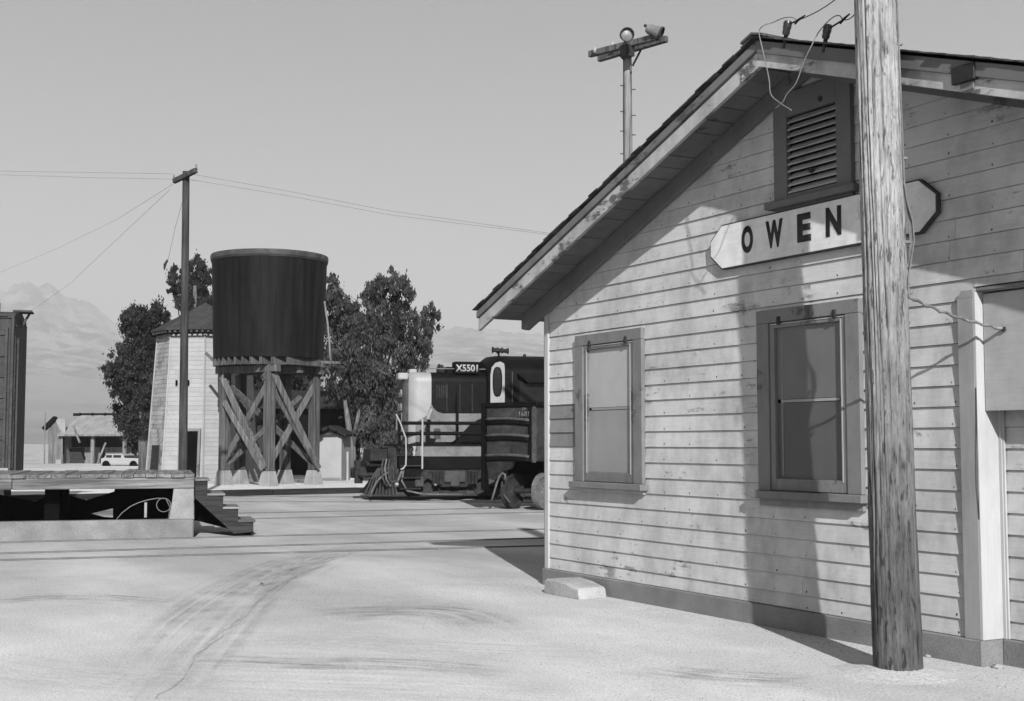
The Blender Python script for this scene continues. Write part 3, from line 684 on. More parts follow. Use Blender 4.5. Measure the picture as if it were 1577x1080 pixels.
# rope-like cable from the pole to the panel
pA = onY(1388, 452, 6.90); pB = onY(1546, 507, Y0+.030)
pts = [pA.lerp(pB, k/24) - UP*.05*math.sin(k/24*math.pi)*0.6 + Vector((0,0,.006*math.sin(k*1.9))) for k in range(25)]
ca = thing('twisted_cable', 'frayed pale cable strung from the near utility pole to the blank panel', 'cable', pA)
MB().tube([p-pA for p in pts], [.011+.003*math.sin(k*2.3) for k in range(25)], 7).obj('strand', MT['lamppole'], ca, smooth='all')
MB().tube([Vector((-.03,0,.01)), Vector((.02,.0,-.01))], .025, 8).obj('knob', MT['white'], ca, smooth=True)
B((pB-pA)-Vector((.015,.012,.015)), (pB-pA)+Vector((.015,.003,.015))).obj('anchor', MT['steel_dark'], ca)

# insulators on the gable with their wires
def insul(px, py, pxt, pyt, label, loop, wire_to):
    Y = Y0-OV-.02; b = onY(px, py, Y); tp = onY(pxt, pyt, Y)
    t = thing('insulator', label, 'insulator', b, 0, 'wire insulators on the depot gable')
    d = (tp-b); L = d.length; n_ = d.normalized()
    L = .115; prof = [(.0,.0),(.026,.0),(.032,.15*L),(.030,.35*L),(.036,.5*L),(.034,.62*L),(.037,.82*L),(.028,.97*L),(.0,L)]
    o = MB().lathe(prof, n=12).obj('body', MT['insul'], t, smooth=True); o.rotation_euler = n_.to_track_quat('Z', 'Y').to_euler()
    MB().bar(Vector((-.03,0.01,-.10)), Vector((-.005,.01,.01)), .02, .03).obj('bracket', MT['steel_dark'], t)
    w = [Vector(onY(x, y, Y-.02*i if i < 4 else Y-.08-.01*i))-b for i, (x, y) in enumerate(loop)]
    # smooth
    sm = []
    for i in range(len(w)-1):
        p0 = w[max(i-1,0)]; p1 = w[i]; p2 = w[i+1]; p3 = w[min(i+2,len(w)-1)]
        for k in range(6):
            u = k/6; sm.append(.5*((2*p1)+(-p0+p2)*u+(2*p0-5*p1+4*p2-p3)*u*u+(-p0+3*p1-3*p2+p3)*u**3))
    sm.append(w[-1])
    MB().tube(sm, .0048, 6).obj('hanging_wire', MT['wire'], t, smooth='all')
    s = w[0]; e = Vector(wire_to)-b
    MB().tube([tp-b, s], .007, 6).obj('tie_wire', MT['wiredark'], t)
    MB().tube([s.lerp(e, k/8) - UP*.04*math.sin(k/8*math.pi) for k in range(9)], .004, 6).obj('line_wire', MT['wiredark'], t)
    MB().tube([s+Vector((-.03,0,-.02)), s, s+(e-s).normalized()*.10], [.008,.012,.006], 7).obj('splice', MT['wiredark'], t)
polehead = Vector((-6.83, 6.86, 0))
insul(1210,54,1213,38,'left glazed insulator on the gable peak with a looped wire hanging', [(1228,32),(1220,27),(1206,28),(1190,35),(1177,39),(1169,49),(1174,75),(1184,120),(1187,145),(1200,158),(1219,170)], onY(1322,-32,6.88))
insul(1271,60,1274,46,'right glazed insulator below the gable peak with a looped wire hanging', [(1298,31),(1292,24),(1280,29),(1262,48),(1250,70),(1238,95),(1226,128),(1212,145),(1205,158),(1194,167)], onY(1326,6,6.88))

# entrance slab and stones at the corner
p = ground(838, 921); q = ground(922, 921)
st_ = thing('concrete_step', 'low worn concrete block at the foot of the depot corner', 'block', (-11.72, 7.25, 0))
MB().prism([(-.40,-.02),(.36,-.02),(.33,.11),(.1,.150),(-.16,.17),(-.37,.15)], -.14, .20).obj('block', MT['slab'], st_, bevel=.025)
def stone(px, py, r, label):
    g = ground(px, py); bm = bmesh.new(); bmesh.ops.create_icosphere(bm, subdivisions=2, radius=r)
    for v in bm.verts: v.co *= 1+.35*noise.noise(v.co/r*1.3+Vector((px, py, 0))); v.co.z *= .5
    me = bpy.data.meshes.new('stone'); bm.to_mesh(me); bm.free(); me.materials.append(MT['stone'])
    o = bpy.data.objects.new('stone', me); COL.objects.link(o); o.location = (g.x, g.y, r*.2); tag(o, label, 'stone', 'loose stones by the depot wall')
stone(933,912,.075,'pale stone lying beside the concrete slab at the depot corner')
stone(1430,1012,.03,'small stone just right of the near pole foot')
stone(1502,1022,.04,'dark stone lying by the foot of the buttress post')
stone(1537,1029,.045,'stone in front of the buttress post concrete base')
peb = MB()
for k in range(2200):
    x = random.uniform(-14.5, -4.2); y = random.uniform(4.6, 7.45) if random.random() < .6 else 7.45-abs(random.gauss(0,.3)); r = random.uniform(.003,.009)
    a = random.uniform(0, 3.1); c_, s_ = math.cos(a), math.sin(a)
    peb.add([(x+c_*r,y+s_*r,0),(x-s_*r*.8,y+c_*r*.8,0),(x-c_*r,y-s_*r,0),(x+s_*r*.8,y-c_*r*.8,0),(x,y,r*.8)], [(0,1,4),(1,2,4),(2,3,4),(3,0,4)])
struct(peb.obj('gravel', MT['gravel'], fix=False), 'stuff')

# ================================================================== LOADING PLATFORM
PF = Frame(ground(298, 829), xdir=ground(298, 829)-ground(0, 834.5))
pl = thing('loading_platform', 'low weathered plank loading platform on a concrete sill at the left', 'platform', PF.o, PF.rot)
PW = 3.4
xr = 0.0; xl = PF.X(0)-6.5
B((xl,0,-.1),(xr,.28,.315)).obj('concrete_sill', MT['sill'], pl, bevel=.02)
B((xr-.28,.30,-.1),(xr-.02,PW,.30)).obj('concrete_sill', MT['sill'], pl, bevel=.02)
x = xl; k = 0
while x < xr-.02:
    w = random.uniform(.17,.24); w = min(w, xr-x)
    B((x+.004,-.03+random.uniform(-.025,.03),1.02+random.uniform(-.004,.004)),(x+w-.004,PW+random.uniform(-.03,.03),1.075+random.uniform(-.006,.010))).obj('deck_plank', MT['deck'], pl)
    x += w
xb = xl
for ln in (3.6, 3.1, 99):
    xe_ = min(xr, xb+ln); B((xb+.004,.0+random.uniform(-.008,.01),.835),(xe_-.004,.16,1.015)).obj('front_beam', MT['beam'], pl, bevel=.01); xb = xe_
# corner post
c0 = PF.X(264)
MB().prism([(c0-.02,.317),(xr-.005,.317),(xr-.005,.833),(c0+.05,.833),(c0+.03,.62)], .01, .26).obj('corner_post', MT['footing'], pl, bevel=.01)
for i in range(1, 5):
    B((xr-i*2.3-.12,.5,.0),(xr-i*2.3+.12,.74,1.015)).obj('inner_post', MT['tar_shade'], pl); B((xr-i*2.3-.12,2.6,.0),(xr-i*2.3+.12,2.84,1.015)).obj('inner_post', MT['tar_shade'], pl)
for i in range(4): B((xl,.4+i*.85,.86),(xr-.03,.5+i*.85,1.015)).obj('joist', MT['tar_shade'], pl)
# black panel with a jagged top, added for the dark under the deck
jag = [(-60,765),(0,762),(35,769),(55,772.5),(77,762),(79,764),(105,763),(133,770.5),(176,757),(178,748),(297,748)]
poly = [(PF.q(x,y,PW-.3)[0], PF.q(x,y,PW-.3)[2]) for x, y in jag]
poly = [(xl,-.05),(xl,poly[0][1])]+poly+[(xr-.03,poly[-1][1]),(xr-.03,-.05)]
MB().prism(poly, PW-.34, PW-.28).obj('under_deck_dark', MT['tar_shade'], pl)
B((xl,.29,-.02),(xr-.02,PW-.35,.012)).obj('deck_shade', MT['tar_shade'], pl)  # black sheet painting the shade of the deck onto the ground
# bits under the deck
def pfp(x, y, w): return Vector(PF.q(x, y, w))
hs = thing('hose', 'thin pale hose looping out from under the loading platform', 'hose', PF.o, PF.rot)
hp = [pfp(x, y, .30) for x, y in [(177,803),(188,790),(201,780),(214,774),(228,770),(243,767.5),(252,768)]]
hp += [pfp(252+11*math.sin(a), 778-10.5*math.cos(a), .31) for a in np.linspace(.2, 6.6, 18)]
hp += [pfp(262,782,.31), pfp(259,799,.31)]
MB().tube(hp, .008, 7).obj('hose_line', MT['wire'], hs, smooth='all')
B(pfp(222.5,774,.33), pfp(226,797,.35)).obj('stick', MT['footing'], hs)
w_ = thing('wedge_board', 'pale triangular scrap board lying under the loading platform deck', 'board', PF.o, PF.rot)
MB().prism([tuple(pfp(x,y,.6))[::2] for x, y in [(141,791),(174,783),(174,797),(160,796)]], .58, .62).obj('scrap_board', MT['beam'], w_)
# stairs
stp = thing('wooden_stairs', 'dark wooden stairs descending from the right end of the loading platform', 'stairs', PF.o, PF.rot)
outl = [(298.5,741),(319,742),(320,763),(343,765),(344,783),(366,785),(367,803),(389,806),(390,819),(360,822),(299,766)]
pol = [(PF.q(x,y,.25)[0], PF.q(x,y,.25)[2]) for x, y in outl]
pol = [(a, max(b, .0)) for a, b in pol]
MB().prism(pol, .22, .27).obj('stringer', MT['stair'], stp); MB().prism(pol, 1.35, 1.40).obj('stringer', MT['stair'], stp)
for (xa, xb_, y) in [(299,320,741),(319,344,763.5),(343,367,784),(366,390.5,804.5)]:
    a = PF.q(xa,y,.25); b = PF.q(xb_,y,.25)
    B((a[0],.20,a[2]),(b[0]+.03,1.42,a[2]+.035)).obj('tread', MT['beam'], stp, bevel=.005)
    B((b[0]-.03,.272,a[2]-.23),(b[0],1.348,a[2]-.002)).obj('riser', MT['stair'], stp)

MB().prism([(PF.q(x,y,.9)[0], max(.005,PF.q(x,y,.9)[2])) for x, y in [(299,763),(362,817),(299,801)]], .88, .93).obj('under_stair_shade', MT['tar_shade'], stp)  # black panel painting the triangle of shade under the stringer
# ================================================================== BOXCAR
BF = Frame(at(13, 700, 28.5).xy.to_3d(), xdir=PF.x)
bc = thing('boxcar', 'dark ribbed freight boxcar standing behind the loading platform at the left edge', 'freight car', BF.o, BF.rot)
zt = BF.Z(20, 480); zbt = 1.05; xL = -8.0
B((xL,0,zbt),(0,2.7,zt-.15)).obj('car_body', MT['boxcar'], bc, bevel=.02)
MB().prismx([(-.03,zt-.149),(2.73,zt-.149),(2.5,zt-.02),(1.35,zt+.12),(.2,zt-.02)], xL, .05).obj('roof', MT['boxrib'], bc)
for k, (py) in enumerate([486,515,548,580,612,644,676,706]):
    z = BF.Z(12, py); B((xL+.05,-.035,z-.025),(BF.X(6),-.001,z+.025)).obj('side_rib', MT['boxrib'], bc, bevel=.01)
for px_ in (6, -55, -120): B((BF.X(px_)-.03,-.06,zbt),(BF.X(px_)+.03,-.002,zt-.35)).obj('side_post', MT['boxrib'], bc, bevel=.008)
B((.0,-.05,zbt-.1),(.05,2.75,zt-.1)).obj('corner_post', MT['boxrib'], bc)
ld = B((.07,-.05,zbt),(.10,-.01,zt-.55)).obj('ladder', MT['steel_dark'], bc)
B((.07,.45,zbt),(.10,.49,zt-.55)).obj('stile', MT['steel_dark'], ld); B((.13,-.09,zbt-.2),(.165,-.04,zt-.60)).obj('stile', MT['boxrib'], ld)
for k in range(9): MB().tube([(.10,-.07,zbt+.25+k*.36),(.10,.47,zbt+.25+k*.36)], .014, 6).obj('rung', MT['boxrib'], ld)
B((-.1,1.05,zt+.10),(.30,1.65,zt+.14)).obj('running_board', MT['boxrib'], bc); MB().bar((.08,1.35,zt-.2),(.24,1.35,zt+.1),.05,.05).obj('brace', MT['boxrib'], bc)
MB().tube([(-.35,.35,zt),(-.35,.35,zt+.22)], .06, 8).obj('hatch', MT['boxrib'], bc)
for xx in (-1.3, -6.6):
    tk = B((xx-.9,.5,.42),(xx+.9,.62,.72)).obj('truck', MT['grime'], bc, bevel=.03)
    for d in (-.75, .75):
        for w in (.55, 1.95):
            MB().lathe([(0,0),(.40,0),(.42,.03),(.42,.10),(0,.10)], n=20).obj('wheel', MT['steel_dark'], tk, smooth=True).matrix_local = Matrix.Translation((xx+d, w+.12, .42)) @ Matrix.Rotation(math.pi/2, 4, 'X')

# ================================================================== LEFT UTILITY POLE with wires
def far_pole():
    base = at(282, 725, 32).xy.to_3d(); tpz = at(287, 268, 32).z; lean = at(287, 268, 32) - at(282, 725, 32); lean.z = 0
    t = thing('utility_pole', 'slim dark utility pole with a short crossarm behind the loading platform', 'utility pole', base, 0, 'utility poles')
    n = 14; top = lean*(tpz/(tpz-.9))
    MB().tube([Vector((0,0,-.3))+top*0, top*.5+UP*tpz*.5, top+UP*(tpz+.05)], [.112,.098,.085], n).obj('pole_shaft', MT['farpole'], t, smooth=True)
    ax = (RT*0.80 - HD*0.60).normalized(); c = top+UP*(tpz-.12)-HD*.11
    a = c-ax*.42-UP*.05; b = c+ax*.42+UP*.12
    MB().bar(a, b, .10, .12).obj('crossarm', MT['farpole'], t, bevel=.01)
    for e in (a, b): MB().tube([e+UP*.05, e+UP*.15], [.025,.018], 8).obj('insulator', MT['insul'], t)
    W3 = lambda x, y, d: at(x, y, d)-base
    for pts in ([(268,268,32),(150,266,34),(-40,263,38)], [(268,276,32),(150,274,34),(-40,268,38)],
                [(294,268,32),(440,294,31),(600,325,30),(850,360,28),(1000,380,27)], [(294,277,32),(440,301,31),(600,331,30),(850,362,28),(1000,385,27)],
                [(266,284,32),(180,338,40),(90,382,50),(-30,432,60)], [(262,292,32),(200,350,38),(110,435,48),(-30,535,60)],
                [(284,300,32),(270,350,33),(258,405,34)]):
        sp = [W3(*p) for p in pts]; sm = []
        for i in range(len(sp)-1):
            for k in range(6): sm.append(sp[i].lerp(sp[i+1], k/6))
        sm.append(sp[-1]); MB().tube(sm, .0045, 5).obj('line_wire', MT['wire'], t, smooth='all')
    MB().tube([W3(258,400,34), W3(254,408,34), W3(253,416,34)], [.02,.04,.015], 6).obj('strain_insulator', MT['black'], t)
far_pole()
# ================================================================== LAMP POLE behind the depot
def lamp_pole():
    D = 25.0; base = at(967, 260, D).xy.to_3d(); tz = at(966, 85, D).z
    t = thing('floodlight_pole', 'pale wooden pole with double crossarm and two floodlights above the depot roof', 'lamp pole', base)
    mb = MB(); nz = 60; n = 20; vs = []
    for j in range(nz):
        z = tz*j/(nz-1)
        for i in range(n):
            a = 2*math.pi*i/n; r = .12-.004*z+.006*noise.noise(Vector((math.cos(a)*5, math.sin(a)*5, z*1.2))); vs.append((r*math.cos(a), r*math.sin(a), z))
    mb.v = vs; mb.f = [(j*n+i, j*n+(i+1)%n, (j+1)*n+(i+1)%n, (j+1)*n+i) for j in range(nz-1) for i in range(n)]+[tuple((nz-1)*n+i for i in range(n))]
    mb.obj('pole_shaft', MT['lamppole'], t, smooth='all', fix=False)
    L = lambda x, y, d=D: at(x, y, d)-base
    ax = L(1020,62,24.4)-L(910,86,25.7)
    MB().bar(L(908,84,25.6), L(1012,57,24.3), .10, .12).obj('crossarm', MT['timber'], t, bevel=.01)
    MB().bar(L(922,91,25.85), L(1027,60,24.6), .10, .12).obj('crossarm', MT['timber'], t, bevel=.01)
    B(L(966,78,24.8)-Vector((.10,.10,.12)), L(966,78,24.8)+Vector((.10,.10,.10))).obj('clamp', MT['black'], t)
    MB().bar(L(987,77,24.8), L(974,102,24.9), .02, .035).obj('brace', MT['steel_dark'], t); MB().bar(L(953,84,25.1), L(961,92,25), .02, .035).obj('brace', MT['steel_dark'], t)
    for x, y in ((916,78),(943,70)):
        c = L(x, y, 25.4); MB().lathe([(0,.075),(.03,.06),(.035,0),(.05,-.01),(.02,-.05),(.0,-.05)], c=c, n=10).obj('insulator', MT['white'], t, smooth=True)
    def lamp(x, y, r, aim, d=D-.5):
        c = L(x, y, d); prof = [(0,-.13),(.07,-.12),(.10,-.06),(r*.75,.03),(r*.95,.10),(r,.17),(r*.96,.17),(r*.9,.12)]
        o = MB().lathe(prof, n=26).obj('floodlight', MT['silver_dull'], t, smooth=True); o.location = c; o.rotation_euler = Vector(aim).normalized().to_track_quat('Z', 'Y').to_euler()
        g = MB().lathe([(0,.165),(r*.5,.15),(r*.9,.12)], n=26).obj('lens', MT['silver'], o, smooth='all')
        MB().lathe([(r*.93,.155),(r*1.06,.155),(r*1.06,.19),(r*.93,.19),(r*.93,.155)], n=26).obj('rim', MT['steel_dark'], o, smooth=True)
        MB().tube([c-UP*(r+.02), c-UP*.02], .025, 8).obj('stem', MT['steel_dark'], t)
    lamp(963,54,.128, tuple(-HD+UP*-.28+RT*.12)); lamp(1005,47,.125, tuple(RT*.9-UP*.45-HD*.25), D-.7)
    MB().tube([L(996,41), L(992,38.5)], .03, 8).obj('hood_knob', MT['steel_dark'], t)
    for y in (135,175,205,240):
        for s_ in (-1, 1):
            p = L(967+s_*8, y+s_*3); MB().tube([p-RT*s_*.03, p+RT*s_*.05], .010, 5).obj('step_peg', MT['steel_dark'], t)
lamp_pole()

# ================================================================== WATER TANK
def water_tank():
    D = 44.6; c = at(411, 745, D); base = Vector((c.x, c.y, YZ)); fr = Frame(base, 0)
    t = thing('water_tank', 'big dark cylindrical water tank raised on braced timber posts', 'water tank', base, fr.rot)
    z0 = 1.6+134/2000*42.7-YZ; z1 = 1.6+301/2000*42.7-YZ; r0, r1 = 1.87, 1.975
    prof = [(0,z0),(r0,z0)]
    for k in range(13):
        u = k/12; prof.append((r0+(r1-r0)*u, z0+(z1-z0)*u))
    prof += [(r1-.03,z1),(r1-.03,z1-.3),(0,z1-.3)]
    MB().lathe(prof, n=96).obj('tank_shell', MT['tank'], t, smooth=True)
    MB().lathe([(r1-.01,z1-.16),(r1+.035,z1-.16),(r1+.05,z1-.05),(r1+.03,z1+.02),(r1-.05,z1+.02)], n=96).obj('rim', MT['rimpaint'], t, smooth=True)
    MB().lathe([(r1+.0,z1-.23),(r1+.02,z1-.22),(r1+.02,z1-.17),(r1,z1-.165)], n=96).obj('hoop', MT['steel_dark'], t, smooth=True)
    for u in (.36, .70):
        zz_ = z0+(z1-z0)*u; rr = r0+(r1-r0)*u; MB().lathe([(rr-.005,zz_-.012),(rr+.006,zz_-.010),(rr+.006,zz_+.010),(rr-.005,zz_+.012)], n=96).obj('plate_seam', MT['tank'], t, smooth=True)
    for a in np.radians([-125,-90,-62,-150,-30]):
        d = Vector((math.cos(a), math.sin(a), 0)); MB().bar(d*(r0+.003)+UP*z0, d*(r1+.003)+UP*(z1-.2), .02, .008, side=d.cross(UP)).obj('plate_seam', MT['tank'], t)
    # chine joists, cap beams, posts, braces (tower frame turned about 33 degrees)
    a = math.radians(33); ex_ = Vector((math.cos(a), -math.sin(a), 0)); ey = Vector((math.sin(a), math.cos(a), 0)); s = 1.07
    tc_ = Vector((.07, 0, 0))
    # left face runs from the near corner to the left; the near corner is px 428
    ua = math.radians(-35); U = Vector((math.cos(ua), math.sin(ua), 0)); V = Vector((-math.sin(ua), math.cos(ua), 0))   # U: right and nearer
    zc = z0-.26; ztop = zc-.24
    for k in range(13):
        o_ = -1.68+k*.28; half = math.sqrt(max(.05, 1.86**2-o_**2))
        p = tc_*0+V*0+U*o_; MB().bar(p-V*half, p+V*half, .07, .24).obj('joist', MT['timber'], t).location.z = zc+.13
    MB().lathe([(0,z0-.012),(r0-.06,z0-.012),(r0-.06,z0-.003)], n=48).obj('tank_floor', MT['tar_shade'], t)
    cs = {}
    for i in (-1, 1):
        for j in (-1, 1): cs[(i, j)] = tc_+U*(s*i)+V*(s*j)
    zb = .50
    for j in (-1, 0, 1):
        MB().bar(tc_+V*(s*j)-U*1.45, tc_+V*(s*j)+U*1.45, .26, .24).obj('cap_beam', MT['timber'], t, bevel=.01).location.z = zc-.12
    pos = [tc_+U*(s*i)+V*(s*j) for i in (-1,0,1) for j in (-1,0,1) if not (i == 0 and j == 0)]
    pos = [cs[(-1,-1)], cs[(1,-1)], cs[(-1,1)], cs[(1,1)], tc_-U*s*1.25-V*.1, tc_+V*s*.9-U*.2]
    for p in pos:
        MB().bar(p+UP*zb, p+UP*(zc-.24), .29, .29, side=U).obj('post', MT['timber'], t, bevel=.012)
        q = MB(); w0, w1 = .26, .17
        q.add([p+U*a_*w0+V*b_*w0+UP*-.05 for a_, b_ in ((-1,-1),(1,-1),(1,1),(-1,1))]+[p+U*a_*w1+V*b_*w1+UP*(zb-.002) for a_, b_ in ((-1,-1),(1,-1),(1,1),(-1,1))], [(0,3,2,1),(4,5,6,7),(0,1,5,4),(1,2,6,5),(2,3,7,6),(3,0,4,7)])
        q.obj('footing', MT['footing'], t, bevel=.015)
    def xbrace(A, Bp, out):
        off = out*.19
        MB().bar(A+off+UP*(zc-.3), Bp+off+UP*(zb+.1), .06, .24, side=out).obj('brace', MT['brace'], t, bevel=.006)
        off = out*.24
        MB().bar(Bp+off*.2+UP*(zc-.55), A+off*.2+UP*(zb+.25), .06, .22, side=out).obj('brace', MT['brace'], t, bevel=.006)
    xbrace(cs[(-1,-1)], cs[(1,-1)], -V); xbrace(cs[(1,-1)], cs[(1,1)], U); xbrace(cs[(-1,1)], cs[(1,1)], V); xbrace(cs[(-1,-1)], cs[(-1,1)], -U)
    for Aq, Bq, o_ in ((cs[(-1,-1)], cs[(1,1)], -V), (cs[(-1,1)], cs[(1,-1)], -V)):
        MB().bar(Aq+UP*(zc-.5), Bq+UP*(zb+.2), .07, .22, side=o_).obj('brace', MT['timber'], t, bevel=.006)
        MB().bar(Bq.lerp(Aq,.15)+UP*(zc-1.0), Aq+UP*(zb+.1), .07, .2, side=o_).obj('brace', MT['timber'], t, bevel=.006)
    MB().bar(cs[(1,-1)]-V*.2+UP*(zc-.3)-U*.1, cs[(1,1)]+U*.27+UP*(zb+.05), .06, .2, side=U).obj('brace', MT['brace'], t, bevel=.006)
    # second lower brace on the left face
    A, Bp = cs[(-1,-1)], cs[(1,-1)]
    MB().bar(A.lerp(Bp,.1)-V*.25+UP*(zc-1.2), Bp-V*.25+UP*(zb+.05), .06, .2, side=-V).obj('brace', MT['brace'], t, bevel=.006)
    # riser pipe and spout gear at the right
    MB().tube([(.1,.1,0),(.1,.1,z0)], .16, 16).obj('riser_pipe', MT['steel_dark'], t, smooth=True)
    MB().tube([(r1-.02,-.3,z0+2.0),(r1+.10,-.3,z0+1.2),(r1+.22,-.3,z0-.05)], .035, 8).obj('spout_arm', MT['lamppole'], t, smooth=True)
    MB().bar((r1-.1,-.3,z0-.10),(r1+.55,-.3,z0-.12),.07,.09).obj('spout_bracket', MT['timber'], t)
    MB().bar((-r0-.35,.2,z0+.25),(-r0+.25,.2,z0-.35),.07,.10).obj('spout_bracket', MT['timber'], t)
water_tank()

# ================================================================== OCTAGONAL SHINGLED TOWER
def octo():
    D = 48.4; base = at(312, 740, D); base.z = YZ; fr = Frame(base, 0)
    t = thing('octagonal_tower', 'tapered eight-sided shingled tower with low hipped roof left of the water tank', 'tower', base, fr.rot)
    zt_ = 1.6+(682-508)/2000*47.3-YZ; rb, rt_ = 2.02, 1.68; a0 = math.radians(-90-22.5-9)
    cb = [Vector((rb*math.cos(a0+k*math.pi/4), rb*math.sin(a0+k*math.pi/4), 0)) for k in range(8)]
    ct = [Vector((rt_*math.cos(a0+k*math.pi/4), rt_*math.sin(a0+k*math.pi/4), zt_)) for k in range(8)]
    MT['octo_g'] = painted('grey_shingle', 0.25, 0.13, 0.55, 0.10, axis=0, dirt=0.5); MT['octo_w'] = painted('white_shingle', 0.25, 0.15, 0.66, 0.06, axis=0, dirt=0.15)
    for k in range(8):
        k2 = (k+1) % 8; MB().add([cb[k]*.985, cb[k2]*.985, ct[k2]*.985+UP*.09, ct[k]*.985+UP*.09], [(0,1,2,3)]).obj('wall', MT['octo_w'], t, fix=False)
        vis = (cb[k]+cb[k2]).normalized().dot(Vector((0,-1,0))) > -.1
        if not vis: continue
        left = (cb[k]+cb[k2]).x < -.9
        m = MT['octo_g'] if left else MT['octo_w']; nr = 34
        for r in range(nr):
            u0, u1 = r/nr, (r+1)/nr
            A0, B0 = cb[k].lerp(ct[k], u0), cb[k2].lerp(ct[k2], u0); A1, B1 = cb[k].lerp(ct[k], u1), cb[k2].lerp(ct[k2], u1)
            nrm = ((cb[k]+cb[k2])*.5).normalized(); cut = sorted([0, 1]+[random.uniform(.1,.9) for _ in range(1)])
            for c0_, c1_ in zip(cut[:-1], cut[1:]):
                p = [A0.lerp(B0, c0_)+nrm*.018, A0.lerp(B0, c1_-.004)+nrm*.018, A1.lerp(B1, c1_-.004)+nrm*.006, A1.lerp(B1, c0_)+nrm*.006]
                q_ = [A0.lerp(B0, c0_), A0.lerp(B0, c1_-.004)]
                MB().add(p+q_, [(0,1,2,3),(4,5,1,0)]).obj('shingle', m, t, fix=False)
    # corner strips
    for k in range(8):
        if cb[k].y < 0.3: MB().tube([cb[k]*1.015, ct[k]*1.015], .035, 4).obj('corner_strip', MT['octo_w'], t)
    # roof
    re_ = rt_+.28; zr = zt_+.03; ap = Vector((0,0,zt_+1.15))
    er = [Vector((re_*math.cos(a0+k*math.pi/4), re_*math.sin(a0+k*math.pi/4), zr)) for k in range(8)]
    MT['octo_r'] = wood('tower_roofing', 0.06, 0.03, axis=0)
    for k in range(8):
        k2 = (k+1) % 8; MB().add([er[k], er[k2], ap, er[k]-UP*.06, er[k2]-UP*.06, ap-UP*.06], [(0,1,2),(5,4,3),(0,3,4,1)]).obj('roof', MT['octo_r'], t)
        for j in range(7):
            p = er[k].lerp(er[k2], (j+.5)/7); pin = p*(rt_/re_); pin.z = p.z-.09; p2 = p.copy()*.985; p2.z = p.z-.13
            MB().bar(pin, p2, .07, .10).obj('rafter_tail', MT['timber'], t)
        MB().bar(er[k]*.985-UP*.1, er[k2]*.985-UP*.1, .03, .07).obj('eave_board', MT['tar_shade'], t)
    # doors
    for k in range(8):
        k2 = (k+1) % 8; mid = (cb[k]+cb[k2])*.5; nrm = mid.normalized(); sd = (cb[k2]-cb[k]).normalized()
        tp_ = (ct[k]+ct[k2])*.5; sl_ = (tp_-mid)
        if mid.x < -1.2 and mid.y < -.3:
            o_ = mid+sd*.0; p0 = o_+nrm*.06; p1 = o_+sl_*(1.35/zt_)+nrm*.06
            MB().bar(p0+sd*.05, p1+sd*.05, .62, .05, side=sd).obj('door', MT['grime'], t)
        if abs(mid.x) < .9 and mid.y < -1:
            p0 = mid+nrm*.07+sd*.25; p1 = mid+sl_*(1.9/zt_)+nrm*.07+sd*.25
            d_ = MB().bar(p0, p1, .62, .05, side=sd).obj('door', MT['tar_shade'], t)
            for o2 in (-.36, .36): MB().bar(p0+sd*o2, p1+sd*o2, .09, .09, side=sd).obj('frame', MT['trim'], d_)
            MB().bar(p1-sd*.4, p1+sd*.4, .09, .09, side=nrm).obj('frame', MT['trim'], d_)
            for xx, zz_ in ((-.35,3.6),(.1,3.6)):
                pp = mid+sl_*(zz_/zt_)+nrm*.05+sd*xx; MB().bar(pp-UP*.1, pp+UP*.1, .07, .04, side=sd).obj('vent_slot', MT['tar_shade'], t)
octo()

# ================================================================== WHITE HUT, DARK BARN
def hut():
    g = at(511, 740, 49.0); g.z = YZ; fr = Frame(g, -6)
    t = thing('white_hut', 'small whitewashed gabled hut between the water tank and the tree trunks', 'hut', g, fr.rot)
    w = fr.X(535)-fr.X(489); x0 = fr.X(489); x1 = fr.X(526); ze = fr.Z(520,672); za = fr.Z(508,664)
    hw = (x1-x0)/2; cx_ = (x0+x1)/2
    MB().prism([(x0,0),(x1,0),(x1,ze),(cx_,za),(x0,ze)], 0, 1.5).obj('wall', MT['whitewall'], t)
    zr = fr.Z(508,655)
    for s_ in (-1, 1):
        xe_ = cx_+s_*(hw+.20); MB().prism([(cx_,zr),(xe_,zr-.33),(xe_,zr-.43),(cx_,zr-.12)], -.2, 1.6).obj('roof', MT['barnroof'], t)
        MB().prism([(cx_,zr-.125),(xe_,zr-.435),(xe_,zr-.50),(cx_,zr-.20)], -.18, -.12).obj('barge_board', MT['barn'], t)
    B((x0+.03,-.03,.03),(x1-.03,-.004,.12)).obj('base_board', MT['trim'], t)
    for px_ in (533,):
        B((fr.X(px_),.1,0),(fr.X(px_+3),.2,1.1)).obj('post', MT['whitewall'], t)
hut()
def barn():
    g = at(470, 735, 58.0); g.z = YZ; fr = Frame(g, 8)
    t = thing('dark_barn', 'black weathered barn in the shade of the trees behind the water tank', 'barn', g, fr.rot)
    x0, x1 = fr.X(338), fr.X(612); ze = fr.Z(470,628); zr = fr.Z(470,598)
    B((x0,0,0),(x1,5,ze)).obj('wall', MT['barn'], t)
    n = 44
    for k in range(n):
        a = x0+(x1-x0)*k/n; b = x0+(x1-x0)*(k+1)/n; B((a+.01,-.03-random.uniform(0,.015),0),(b-.01,-.002,ze-.02)).obj('plank', MT['barn'], t)
    MB().prismx([(-.5,ze-.06),(-.5,ze),(2.5,zr),(5.5,ze),(5.5,ze-.06),(2.5,zr-.08)], x0-.3, x1+.3).obj('roof', MT['barnroof'], t)
barn()
